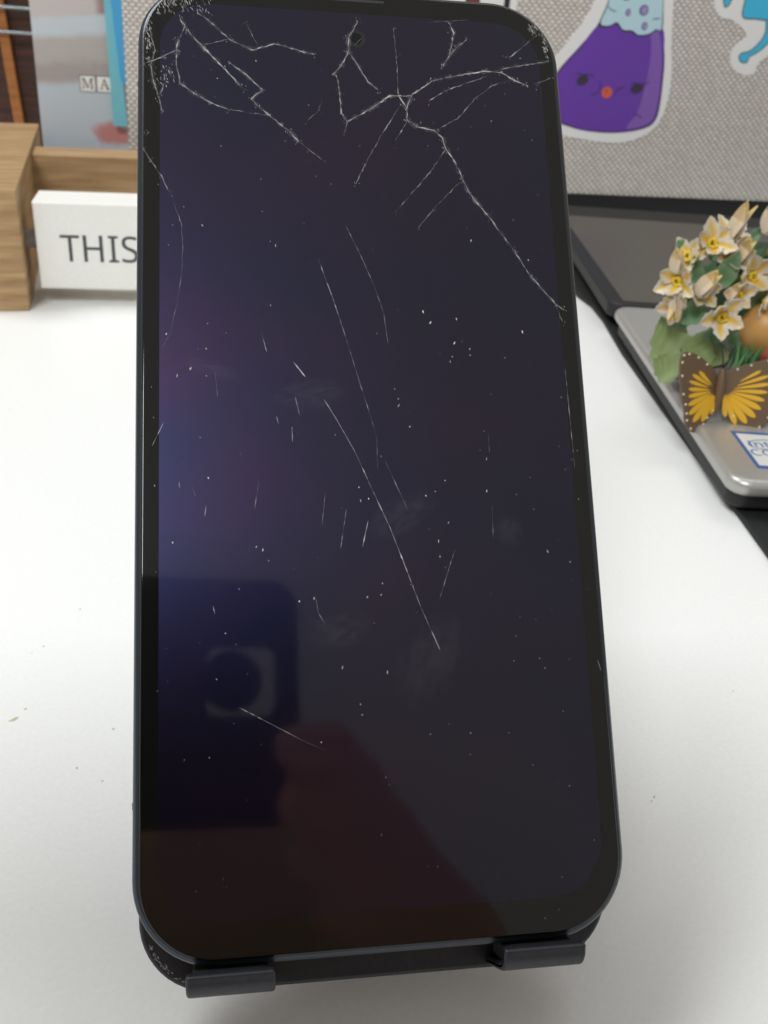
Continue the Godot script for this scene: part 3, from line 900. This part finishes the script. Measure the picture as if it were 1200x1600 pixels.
func make_card() -> void:
	var t := thing("photo_card", "pale glossy photo card with MA letter tiles standing behind the wooden holder", "photo card", Vector3(0, 0, -428), Basis(Vector3(1, 0, 0), -0.03))
	var s := Solid.new()
	s.extrude(PackedVector2Array([Vector2(-122.5, 2), Vector2(-77, 2), Vector2(-77, 128), Vector2(-122.5, 128)]), -0.8, 0.0, 0.0, false, Transform3D(Basis(), Vector3(0, 0, 0)), 1.0)
	var n := FastNoiseLite.new()
	n.seed = 8
	n.frequency = 3.0
	var pic := mat(Color.WHITE, 0.25)
	var tex := print_tex(128, 256, func(u: float, v: float) -> Color:
		# v from the card's top: a pale interior, soft bands of wall, cloth and shelf, a rosy flower low right
		var k := n.get_noise_2d(u * 1.3, v * 2.0) * 0.25
		var c := srgb(198, 190, 188)
		if u > 0.68: c = c.lerp(srgb(166, 138, 136), smoothstep(0.68, 0.8, u + k * 0.2))
		var y := v + 0.05 * u + k * 0.05
		c = c.lerp(srgb(196, 204, 212), smoothstep(0.20, 0.23, y))
		c = c.lerp(srgb(180, 174, 172), smoothstep(0.30, 0.36, y))
		c = c.lerp(srgb(166, 158, 156), smoothstep(0.44, 0.52, y + k * 0.1))
		c = c.lerp(srgb(186, 196, 206), smoothstep(0.57, 0.62, y))
		var f := Vector2((u - 0.82) / 0.26, (v - 0.885) / 0.085).length() + k * 1.2
		c = srgb(188, 128, 128).lerp(c, smoothstep(0.5, 1.1, f))
		return c)
	pic.albedo_texture = tex
	# the card's face covers x -122.5..-77, y 2..128 in extrude's flat mapping
	pic.uv1_scale = Vector3(1.0 / 45.5, -1.0 / 82.0, 1)
	pic.uv1_offset = Vector3(122.5 / 45.5, 128.0 / 82.0, 0)
	part("print", s, pic, t)
	for i in 2:
		var x := -96.5 + i * 8.6
		s = Solid.new()
		s.extrude(rrect(8.2, 8.2, 0.4, Vector2(x, 80.2)), 0.0, 0.12, 0.0, false)
		part("tile_edge", s, M.ink, t)
		s = Solid.new()
		s.extrude(rrect(7.4, 7.4, 0.4, Vector2(x, 80.2)), 0.1, 0.18, 0.0, false)
		part("tile", s, M.block, t)
		lettering("lettering", "MA"[i], 7.2, M.ink, t, Transform3D(Basis(), Vector3(x, 80.2, 0.2)), "Droid Serif", 0.1)
	var r := thing("paper_strip", "folded turquoise paper strip hanging in front of the photo card", "paper strip", Vector3(-1.4, 0, -421), Basis(Vector3(1, 0, 0), -0.03))
	s = Solid.new()
	s.extrude(PackedVector2Array([Vector2(-83.6, 128), Vector2(-79.6, 128), Vector2(-76.6, 84), Vector2(-75.4, 60.5), Vector2(-82.8, 60.5)]), -3.0, -2.2, 0.0, false)
	part("front_fold", s, M.teal, r)
	s = Solid.new()
	s.extrude(PackedVector2Array([Vector2(-80.4, 128), Vector2(-74.6, 128), Vector2(-75.0, 81), Vector2(-77.5, 84)]), -2.3, -1.2, 0.0, false)
	part("side_fold", s, M.sky_paper, r)

func make_cabinet() -> void:
	var t := thing("wooden_cabinet", "dark brown wooden cabinet side behind the photo card at the far left", "cabinet", Vector3(-220, -25, -600))
	var s := Solid.new()
	s.box(Vector3(240, 420, 18), 1.0, Transform3D(Basis(), Vector3.ZERO))
	part("board", s, M.wood_dark, t)
	s = Solid.new()
	s.box(Vector3(6.5, 160, 5), 0.8, Transform3D(Basis(Vector3(0, 0, 1), 0.06), Vector3(58, 20, 12)))
	part("batten", s, M.batten, t)
	for y in [116.0, 130.5]:
		s = Solid.new()
		s.tube(PackedVector3Array([Vector3(-90, y, 18), Vector3(92, y - 1, 18)]), [1.1], 8)
		part("rod", s, M.rod, t)

func petal_paint(u: float, w: float) -> Color:
	var k := clampf(1.25 - absf(u) * 1.5 - w * 0.55, 0, 1)
	return Color(0.66, 0.60, 0.50).lerp(Color(0.68, 0.44, 0.05), smoothstep(0.1, 0.65, k))
func bud_paint(u: float, w: float) -> Color:
	return Color(0.62, 0.52, 0.40).lerp(Color(0.66, 0.47, 0.12), smoothstep(0.25, 0.95, w) * (1.0 - 0.5 * absf(u)))
func leaf_paint(u: float, w: float) -> Color:
	return Color(0.10, 0.22, 0.10).lerp(Color(0.23, 0.36, 0.22), clampf(absf(u) * 0.7 + 0.25 * sin(w * 16.0), 0, 1))
func broad_paint(u: float, w: float) -> Color:
	return Color(0.16, 0.24, 0.08).lerp(Color(0.28, 0.34, 0.15), clampf(0.5 + 0.5 * sin(w * 26.0 + absf(u) * 9.0), 0, 1))
func facing(at: Vector3, to: Vector3, roll: float) -> Transform3D:   # +z looks along to
	var z := to.normalized()
	var x := Vector3(0, 1, 0).cross(z).normalized()
	return Transform3D(Basis(x, z.cross(x), z) * Basis(Vector3(0, 0, 1), roll), at)

func make_figurine() -> void:
	var t := thing("flower_figurine", "painted flower figurine with yellow-white blossoms and a brown butterfly on the laptop", "figurine", Vector3(165, 15.0, -178))
	var o := Vector3(165, 15.0, -178)
	var s := Solid.new()
	s.blob(Vector3(4, 5, 0), Vector3(27, 7, 17), 0.35, 3, 18, 10)
	s.blob(Vector3(-12, 9, 6), Vector3(8, 6, 6), 0.4, 4)
	s.blob(Vector3(10, 14, -4), Vector3(14, 16, 10), 0.4, 6)
	part("rock_base", s, M.stone, t)
	# stems gather in a dense clump of leaves
	s = Solid.new()
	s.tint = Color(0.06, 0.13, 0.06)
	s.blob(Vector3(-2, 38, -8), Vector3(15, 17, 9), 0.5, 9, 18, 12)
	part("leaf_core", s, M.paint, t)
	for b in [[144.42, 69.87, -177.00, -0.45, 0.55, 1.00, 8.60, 6.00, 0.30], [132.40, 58.40, -171.00, -0.90, 0.10, 0.70, 8.40, 6.00, 0.10], [158.15, 60.88, -171.00, 0.15, 0.15, 1.00, 10.20, 6.00, 0.55], [146.42, 48.91, -163.00, -0.10, 0.00, 1.00, 8.60, 5.00, 0.62], [154.12, 70.37, -184.00, 0.10, 0.90, 0.40, 8.00, 5.00, 0.20], [170.72, 64.97, -182.00, 0.50, 0.40, 0.80, 9.00, 6.00, 0.20], [137.75, 64.67, -178.00, -0.80, 0.50, 0.60, 7.00, 5.00, 0.90], [140.84, 55.34, -169.00, -0.30, 0.10, 1.00, 6.60, 5.00, 0.20], [152.45, 65.93, -175.00, 0.10, 0.50, 1.00, 7.40, 6.00, 0.70], [152.57, 54.65, -167.00, 0.10, 0.20, 1.00, 6.80, 5.00, 0.10], [133.09, 49.53, -170.00, -0.90, -0.30, 0.70, 6.80, 5.00, 0.50], [164.05, 53.38, -166.00, 0.40, 0.00, 1.00, 8.00, 6.00, 0.30]]:
		var at := Vector3(b[0], b[1], b[2]) - o
		var to := Vector3(b[3], b[4], b[5])
		s = Solid.new()
		var k: int = b[7]
		for i in k:
			var X := facing(at, to, TAU * i / k + b[8]) * Transform3D(Basis(Vector3(1, 0, 0), 0.28 + 0.25 * sin(i * 2.3 + b[0])), Vector3(0, 0.7, 0))
			s.petal(X, b[6] * (0.88 + 0.24 * absf(sin(i * 1.7 + b[1]))), b[6] * 0.70, 0.75 + 0.4 * sin(i * 3.1 + b[2]), 0.45, 1.8, petal_paint, 0.78, 0.13)
		var f := part("blossom", s, M.paint, t)
		s = Solid.new()
		s.tint = Color(0.72, 0.50, 0.02)
		for i in 9:
			var q := facing(at, to, i * 0.7)
			s.blob(q * Vector3((0.7 + 0.12 * i) * 1.1, 0, 1.7 + 0.25 * (i % 3)), Vector3(0.8, 0.8, 0.8), 0.2, i, 7, 5)
		part("stamens", s, M.paint, f)
	for b in [[151.22, 70.49, -178.00, 0.25, 1.00, 0.10, 15.00, 6.50], [130.28, 61.57, -170.00, -0.25, 1.00, 0.20, 9.00, 5.50], [138.24, 54.64, -166.00, 0.35, 1.00, 0.40, 11.00, 7.00], [153.64, 63.30, -174.00, 0.20, 1.00, 0.30, 11.00, 7.00], [131.34, 55.43, -168.00, -0.10, -1.00, 0.30, 11.00, 5.00], [150.11, 53.07, -166.00, 0.15, 1.00, 0.30, 7.00, 4.50], [165.29, 73.33, -180.00, 0.10, 1.00, 0.10, 13.00, 7.00]]:
		s = Solid.new()
		var at := Vector3(b[0], b[1], b[2]) - o
		var dir := Vector3(b[3], b[4], b[5]).normalized()
		var z := Vector3(-0.25, 0.15, 1).normalized()
		var x := dir.cross(z).normalized()
		for i in 3:
			var Bq := Basis(x, dir, x.cross(dir)) * Basis(Vector3(0, 1, 0), TAU * i / 3.0 + 0.2)
			s.petal(Transform3D(Bq, at) * Transform3D(Basis(), Vector3(0, 0, b[7] * 0.16)), b[6], b[7], -0.5, -0.55, 1.6, bud_paint, 0.72)
		part("bud", s, M.paint, t)
	for b in [[141.34, 61.81, -178.00, -0.50, 0.50, 1.00, 0.90, 12.00, 8.00], [147.42, 55.71, -172.00, -0.20, 0.20, 1.00, -0.30, 15.00, 8.00], [144.49, 49.31, -170.00, -0.40, 0.00, 1.00, 2.00, 13.00, 9.00], [143.23, 51.29, -171.00, -0.60, 0.10, 1.00, 1.20, 12.00, 8.00], [157.17, 46.54, -172.00, 0.10, 0.10, 1.00, -1.30, 13.00, 9.00], [153.08, 45.45, -168.00, 0.20, -0.10, 1.00, -2.70, 12.00, 7.00], [151.11, 58.05, -176.00, 0.00, 0.30, 1.00, 0.20, 12.00, 7.00], [160.28, 49.65, -170.00, 0.30, 0.10, 1.00, -1.00, 12.00, 8.00], [147.69, 63.15, -182.00, -0.20, 0.60, 1.00, -0.60, 12.00, 7.00], [161.85, 68.25, -186.00, 0.00, 0.60, 1.00, -0.90, 10.00, 4.00], [140.28, 55.76, -175.00, -0.60, 0.20, 1.00, 0.20, 11.00, 7.00], [149.93, 42.31, -170.00, -0.20, -0.30, 1.00, 2.90, 11.00, 7.00], [158.36, 52.92, -178.00, 0.10, 0.20, 1.00, 0.70, 11.00, 7.00], [140.64, 43.83, -172.00, -0.60, -0.10, 1.00, 1.60, 9.00, 7.00]]:
		s = Solid.new()
		var at := Vector3(b[0], b[1], b[2]) - o
		s.petal(facing(at, Vector3(b[3], b[4], b[5]), b[6]), b[7], b[8], 0.7, 0.35, 1.3, leaf_paint, 0.7, 0.05)
		part("leaf", s, M.paint, t)
	for b in [[138.48, 27.05, -168.00, -0.35, 0.60, 0.80, 0.55, 20.00, 17.00], [137.01, 25.77, -165.00, -0.50, 0.50, 0.90, 1.20, 11.00, 12.00], [142.80, 29.13, -166.00, 0.00, 0.70, 0.80, -0.30, 13.00, 13.00], [151.56, 28.74, -166.00, 0.00, 0.70, 0.80, 0.20, 11.00, 11.00], [167.61, 15.18, -158.00, 0.20, 0.70, 0.80, -0.60, 16.00, 13.00]]:
		s = Solid.new()
		var at := Vector3(b[0], b[1], b[2]) - o
		s.petal(facing(at, Vector3(b[3], b[4], b[5]), b[6]), b[7], b[8], 0.5, 0.12, 1.5, broad_paint, 0.62, 0.11)
		part("broad_leaf", s, M.paint, t)
	# peach fruit with a red cheek
	s = Solid.new()
	var pc: Array = [168.06, 42.86, -166.00]
	var pa := Vector3(pc[0], pc[1], pc[2]) - o
	s.tint = Color(0.52, 0.27, 0.08)
	s.blob(pa, Vector3(11, 10, 9), 0.08, 2, 20, 14)
	var fruit := part("fruit", s, M.paint, t)
	s = Solid.new()
	s.tint = Color(0.55, 0.13, 0.09)
	s.blob(pa + Vector3(2.0, -5.5, 4.4), Vector3(6.5, 6, 6.2), 0.1, 5, 16, 10)
	part("red_cheek", s, M.paint, fruit)
	s = Solid.new()
	var gq: Array = [155.64, 36.84, -156.00]
	for i in 26:
		var root := Vector3(gq[0] + rng.randf_range(-4.5, 4.5), gq[1] - 5.0, gq[2] + rng.randf_range(-2, 2)) - o
		var tip := root + Vector3(rng.randf_range(-3.5, 3.5), rng.randf_range(5.5, 10), rng.randf_range(-1, 3.5))
		s.tint = Color(0.05, 0.16, 0.05).lerp(Color(0.13, 0.30, 0.12), rng.randf())
		s.tube(PackedVector3Array([root, root.lerp(tip, 0.5) + Vector3(0, 0.6, 0), tip]), [0.7, 0.55, 0.12], 5)
	part("moss_tuft", s, M.paint, t)
	s = Solid.new()
	var pq: Array = [158.56, -150.85]
	s.box(Vector3(30, 3.4, 10), 0.7, Transform3D(Basis(Vector3(0, 1, 0), -0.25), Vector3(pq[0] + 15, 15.2, pq[1]) - o))
	part("plinth", s, M.block, t)
	# butterfly: thick wings in a shallow V, painted cells as raised pieces
	var C: Array = [146.59, 24.67, -152.00]
	var bx := Transform3D(Basis(Vector3(1, 0, 0), -0.35), Vector3(C[0], C[1], C[2]) - o)
	var bodyline := PackedVector3Array([bx * Vector3(0.4, 8.0, 1.2), bx * Vector3(0.2, 5.4, 1.6), bx * Vector3(0, 2.0, 1.6), bx * Vector3(-0.3, -3, 1.2), bx * Vector3(-0.6, -7.5, 0.6)])
	s = Solid.new()
	s.tube(bodyline, [0.9, 1.5, 1.9, 1.5, 0.5], 10)
	var bf := part("butterfly", s, M.wing, t, "brown butterfly with yellow streaked wings and white edge dots")
	for side in [0, 1]:
		var poly := curved(pairs([[-1.93, 6.88, -6.13, 10.10, -10.41, 12.53, -14.95, 13.71, -17.84, 13.05, -18.62, 10.13, -18.23, 5.44, -17.09, -0.90, -15.30, -6.06, -14.72, -9.99, -12.51, -13.29, -9.34, -14.16, -6.54, -12.62, -4.10, -9.62, -1.59, -6.98, 0.03, -3.37, -0.45, 1.80], [-0.84, 6.26, 2.64, 7.24, 7.11, 9.19, 11.75, 10.50, 17.58, 12.02, 21.45, 11.69, 22.53, 9.05, 21.79, 3.93, 19.91, -0.63, 18.82, -5.88, 17.45, -10.21, 13.79, -13.37, 9.14, -14.06, 6.76, -11.58, 4.19, -7.28, 1.92, -3.36, 0.29, 1.80]][side]), 3)
		var W := bx * Transform3D(Basis(Vector3(0, 1, 0), 0.30 if side == 0 else -0.34), Vector3.ZERO)
		s = Solid.new()
		s.extrude(poly, -0.5, 0.5, 0.3, true, W)
		var w := part("wing", s, M.wing, bf)
		var root := Vector2(-1.2, 0.5) if side == 0 else Vector2(1.6, 0.6)
		# cells fan out from the root
		for a in [[[2.50, 3.00, 11.00, 0.80], [2.70, 3.50, 13.00, 0.75], [2.90, 4.00, 13.30, 0.70], [3.10, 3.00, 13.00, 0.75], [3.30, 2.60, 13.00, 0.85], [3.52, 2.50, 13.60, 1.00], [3.74, 2.30, 14.60, 1.15], [3.97, 2.00, 14.80, 1.25], [4.21, 1.80, 12.40, 1.25], [4.48, 1.50, 8.60, 1.00]], [[0.52, 6.00, 14.00, 0.55], [0.34, 4.50, 16.00, 0.65], [0.16, 3.50, 16.00, 0.70], [-0.03, 3.00, 15.00, 0.75], [-0.23, 2.50, 14.50, 0.90], [-0.45, 2.20, 14.60, 1.10], [-0.68, 2.00, 14.80, 1.25], [-0.92, 1.80, 14.40, 1.25], [-1.17, 1.60, 13.00, 1.15], [-1.42, 1.40, 9.50, 0.95]]][side]:
			var d := Vector2(cos(a[0]), sin(a[0]))
			var q := Vector2(-d.y, d.x)
			var p0: Vector2 = root + d * a[1]
			var p1: Vector2 = root + d * a[2]
			var cell := curved([p0, p0.lerp(p1, 0.35) + q * a[3] * 0.62, p0.lerp(p1, 0.8) + q * a[3] * 0.92, p1, p0.lerp(p1, 0.8) - q * a[3] * 0.92, p0.lerp(p1, 0.35) - q * a[3] * 0.62], 3)
			s = Solid.new()
			s.extrude(cell, 0.3, 0.72, 0.12, true, W)
			part("wing_cell", s, M.wing_yellow, bf)
		var edge := Geometry2D.offset_polygon(poly, -0.75)
		if edge.size() > 0:
			var e: PackedVector2Array = edge[0]
			s = Solid.new()
			for i in range(0, e.size(), 3):
				if absf(e[i].x) > 5.0 or e[i].y < -5.5:
					s.blob(W * Vector3(e[i].x, e[i].y, 0.55), Vector3(0.42, 0.42, 0.3), 0.1, i, 7, 5)
			part("edge_dots", s, M.wing_dot, w)
	for q in [[Vector3(2.6, 12.5, 3.0), Vector3(3.6, 16.5, 3.4)], [Vector3(-0.8, 12, 3.2), Vector3(-2.0, 15, 4)]]:
		s = Solid.new()
		s.tube(PackedVector3Array([bx * Vector3(0.4, 8, 1.4), bx * q[0], bx * q[1]]), [0.28, 0.22, 0.22], 6)
		part("antenna", s, M.black, bf)
	# the wire that carries it
	s = Solid.new()
	s.tube(PackedVector3Array([bx * Vector3(0, -1, -0.5), bx * Vector3(4, 1, -7), Vector3(2, 10, 4)]), [0.5], 6)
	part("wire", s, M.black, bf)

# ---------------------------------------------------------------- the photographer, mirrored in the phone's glass
# bones [from, radius, to, radius] joined by a smooth minimum and meshed as surface nets
func nets(s: Solid, bones: Array, k: float, cell: float) -> void:
	var lo := Vector3.INF
	var hi := -Vector3.INF
	for b in bones:
		for e in [0, 2]:
			var r: Vector3 = Vector3.ONE * (b[e + 1] + k + 2 * cell)
			lo = lo.min(b[e] - r)
			hi = hi.max(b[e] + r)
	var nx := int((hi.x - lo.x) / cell) + 2
	var ny := int((hi.y - lo.y) / cell) + 2
	var nz := int((hi.z - lo.z) / cell) + 2
	var f := PackedFloat32Array()
	f.resize(nx * ny * nz)
	f.fill(1e3)
	for b in bones:
		var A: Vector3 = b[0]
		var ra: float = b[1]
		var E: Vector3 = b[2] - b[0]
		var rd: float = b[3] - b[1]
		var l2 := maxf(E.length_squared(), 1e-6)
		var m := maxf(b[1], b[3]) + k + 1.5 * cell
		var i0: Vector3 = ((A.min(b[2]) - Vector3.ONE * m - lo) / cell).floor()
		var i1: Vector3 = ((A.max(b[2]) + Vector3.ONE * m - lo) / cell).ceil()
		for z in range(maxi(0, int(i0.z)), mini(nz, int(i1.z) + 1)):
			for y in range(maxi(0, int(i0.y)), mini(ny, int(i1.y) + 1)):
				for x in range(maxi(0, int(i0.x)), mini(nx, int(i1.x) + 1)):
					var p := lo + Vector3(x, y, z) * cell - A
					var t := clampf(p.dot(E) / l2, 0.0, 1.0)
					var d := (p - E * t).length() - ra - rd * t
					var at := (z * ny + y) * nx + x
					var g := f[at]
					var h := maxf(k - absf(g - d), 0.0) / k
					f[at] = minf(g, d) - h * h * k * 0.25
	var vert := {}
	var norm := {}
	var step := [0, 1, nx, nx + 1, nx * ny, nx * ny + 1, nx * ny + nx, nx * ny + nx + 1]
	var edges := [[0, 1], [2, 3], [4, 5], [6, 7], [0, 2], [1, 3], [4, 6], [5, 7], [0, 4], [1, 5], [2, 6], [3, 7]]
	for z in nz - 1:
		for y in ny - 1:
			for x in nx - 1:
				var at := (z * ny + y) * nx + x
				var c := 0
				for q in step:
					if f[at + q] < 0.0:
						c += 1
				if c == 0 or c == 8:
					continue
				var sum := Vector3.ZERO
				var cnt := 0
				for e in edges:
					var fa := f[at + step[e[0]]]
					var fb := f[at + step[e[1]]]
					if (fa < 0.0) != (fb < 0.0):
						var t := fa / (fa - fb)
						sum += Vector3(e[0] & 1, (e[0] >> 1) & 1, (e[0] >> 2) & 1).lerp(Vector3(e[1] & 1, (e[1] >> 1) & 1, (e[1] >> 2) & 1), t)
						cnt += 1
				vert[at] = lo + (Vector3(x, y, z) + sum / cnt) * cell
				norm[at] = Vector3(f[at + 1] + f[at + step[3]] + f[at + step[5]] + f[at + step[7]] - f[at] - f[at + step[2]] - f[at + step[4]] - f[at + step[6]], f[at + step[2]] + f[at + step[3]] + f[at + step[6]] + f[at + step[7]] - f[at] - f[at + 1] - f[at + step[4]] - f[at + step[5]], f[at + step[4]] + f[at + step[5]] + f[at + step[6]] + f[at + step[7]] - f[at] - f[at + 1] - f[at + step[2]] - f[at + step[3]]).normalized()
	var axes := [[1, nx, nx * ny], [nx, nx * ny, 1], [nx * ny, 1, nx]]
	for at in vert:
		for a in axes:
			if (f[at] < 0.0) != (f[at + a[0]] < 0.0):
				var q := [at, at - a[1], at - a[1] - a[2], at - a[2]]
				if vert.has(q[1]) and vert.has(q[2]) and vert.has(q[3]):
					s.tri(vert[q[0]], vert[q[1]], vert[q[2]], norm[q[0]], norm[q[1]], norm[q[2]])
					s.tri(vert[q[0]], vert[q[2]], vert[q[3]], norm[q[0]], norm[q[2]], norm[q[3]])

func make_photographer() -> void:
	# the camera's own frame: x right, y up, z back towards the photographer
	var K := Transform3D(Basis(Vector3(0.9881, 0.0670, 0.1386), Vector3(0.0121, 0.8634, -0.5043), Vector3(-0.1535, 0.5000, 0.8523)).orthonormalized(), Vector3(-22.041, 149.23, 141.20))
	var ph := thing("camera_phone", "dark phone held sideways taking the picture, mirrored in the cracked glass", "smartphone", K.origin, K.basis)
	var s := Solid.new()
	s.extrude(rrect(160, 76, 9, Vector2(-60, 2), 8), 2.5, 10.5, 1.5)
	part("case", s, M.case, ph)
	s = Solid.new()
	s.extrude(rrect(21, 21, 3.5, Vector2(1.5, 6.5), 6), 1.9, 2.6, 0.3)
	var isl := part("camera_island", s, M.island, ph)
	s = Solid.new()
	s.extrude(oval(Vector2(-1.5, 6.5), 9.4, 9.4, 32), 1.5, 2.2, 0.2)
	part("lens_ring", s, M.lens, isl)
	s = Solid.new()
	s.extrude(rrect(152, 68, 6, Vector2(-60, 2), 8), 10.4, 10.8, 0.1)
	part("screen", s, M.lens, ph)
	# hand round the right-hand end of that phone
	var hand := []
	var chain := func(pts: Array, radii: Array) -> void:
		for i in pts.size() - 1:
			hand.append([K * pts[i], radii[i], K * pts[i + 1], radii[i + 1]])
	chain.call([Vector3(92, -118, 78), Vector3(70, -76, 40), Vector3(50, -40, 27)], [25, 25, 14])
	chain.call([Vector3(70, -76, 40), Vector3(56, -62, 24), Vector3(60, -80, 24)], [22, 14, 12])
	chain.call([Vector3(50, -38, 22), Vector3(38, -24, 10), Vector3(27, -16, -3), Vector3(16, -15, -7)], [10.5, 9, 8.2, 7])
	chain.call([Vector3(54, -50, 20), Vector3(42, -40, 6), Vector3(29, -33, -6), Vector3(17, -31, -7)], [10.5, 9.2, 8.4, 7.2])
	chain.call([Vector3(58, -64, 20), Vector3(45, -56, 5), Vector3(31, -50, -3), Vector3(20, -47, -5)], [10, 8.8, 8, 7])
	chain.call([Vector3(62, -78, 22), Vector3(48, -72, 8), Vector3(36, -65, 0), Vector3(27, -61, -2)], [9, 7.8, 7, 6.2])
	chain.call([Vector3(66, -56, 44), Vector3(52, -34, 36), Vector3(32, -24, 22), Vector3(18, -22, 18)], [13, 10.5, 9, 7.6])
	s = Solid.new()
	nets(s, hand, 5.0, 3.2)
	var wrist: Vector3 = K * Vector3(92, -118, 78)
	var move := Vector3(-105, 105, 125)
	var elbow := Vector3(150, 90, 470)
	var body := [
		[Vector3(0, -215, 470), 120.0, Vector3(0, -60, 480), 112.0], [Vector3(0, -60, 480), 112.0, Vector3(0, 130, 470), 118.0],
		[Vector3(-70, 150, 465), 92.0, Vector3(70, 150, 465), 92.0], [Vector3(-150, 232, 462), 55.0, Vector3(150, 232, 462), 55.0],
		[Vector3(0, 240, 460), 55.0, Vector3(0, 315, 440), 50.0], [Vector3(0, 375, 425), 78.0, Vector3(0, 425, 435), 86.0], [Vector3(0, 335, 395), 40.0, Vector3(0, 370, 400), 60.0],
		[Vector3(0, 388, 338), 9.0, Vector3(0, 372, 330), 13.0], [Vector3(-88, 392, 432), 9.0, Vector3(-90, 372, 430), 8.0], [Vector3(88, 392, 432), 9.0, Vector3(90, 372, 430), 8.0],
		[Vector3(170, 225, 460), 56.0, elbow, 44.0], [elbow, 44.0, wrist, 26.0],
		[Vector3(-170, 225, 460), 56.0, Vector3(-250, -10, 440), 44.0], [Vector3(-250, -10, 440), 44.0, Vector3(-180, -140, 260), 28.0], [Vector3(-180, -140, 260), 28.0, Vector3(-150, -160, 200), 22.0],
		[Vector3(-85, -245, 470), 92.0, Vector3(-100, -270, 90), 64.0], [Vector3(85, -245, 470), 92.0, Vector3(100, -270, 90), 64.0],
		[Vector3(-100, -270, 90), 62.0, Vector3(-105, -680, 130), 38.0], [Vector3(100, -270, 90), 62.0, Vector3(105, -680, 130), 38.0],
		[Vector3(-105, -690, 140), 40.0, Vector3(-115, -705, 0), 32.0], [Vector3(105, -690, 140), 40.0, Vector3(115, -705, 0), 32.0],
	]
	for i in body.size():
		for e in [0, 2]:
			if body[i][e] != elbow and body[i][e] != wrist:
				body[i][e] += move + (Vector3(0, -110, 0) if body[i][e].y < -600.0 else Vector3.ZERO)
	var lh := Vector3(-150, -160, 200) + move
	for i in 4:
		body.append([lh + Vector3(-16 + i * 11, -4, -20), 10.0, lh + Vector3(-18 + i * 12, -12, -70 + 4 * absi(i - 1)), 8.0])
	body.append([lh + Vector3(16, 0, 0), 11.0, lh + Vector3(40, -8, -38), 9.0])
	nets(s, body, 26.0, 13.0)
	var p := thing("person", "person in a brown sweater holding the dark camera phone, mirrored in the glass", "person", Vector3.ZERO)
	part("body", s, M.skin, p)
	var top := []
	for i in [0, 1, 2, 3, 10, 12]:
		top.append([body[i][0], body[i][1] + 9.0, body[i][2], body[i][3] + 9.0])
	top.append([elbow, 54.0, elbow.lerp(wrist, 0.82), 38.0])
	top.append([Vector3(-250, -10, 440) + move, 54.0, Vector3(-190, -122, 285) + move, 39.0])
	s = Solid.new()
	nets(s, top, 26.0, 13.0)
	part("sweater", s, M.sweater, p)
	var low := []
	for i in [15, 16, 17, 18]:
		low.append([body[i][0], body[i][1] + 8.0, body[i][2], body[i][3] + 8.0])
	low.append([Vector3(-60, -235, 470) + move, 126.0, Vector3(60, -235, 470) + move, 126.0])
	s = Solid.new()
	nets(s, low, 26.0, 15.0)
	part("trousers", s, M.trousers, p)
	s = Solid.new()
	var hair := [[Vector3(0, 400, 452), 90.0, Vector3(0, 442, 440), 84.0], [Vector3(-60, 380, 470), 40.0, Vector3(-50, 330, 480), 30.0], [Vector3(60, 380, 470), 40.0, Vector3(50, 330, 480), 30.0]]
	for h in hair:
		h[0] += move
		h[2] += move
	nets(s, hair, 20.0, 13.0)
	part("hair", s, M.hair, p)

func _ready() -> void:
	rng.seed = 20240611
	make_view()
	make_materials()
	make_desk()
	make_panel()
	make_cabinet()
	make_laptop()
	make_tray()
	make_card()
	make_stand()
	make_phone()
	make_figurine()
	make_photographer()
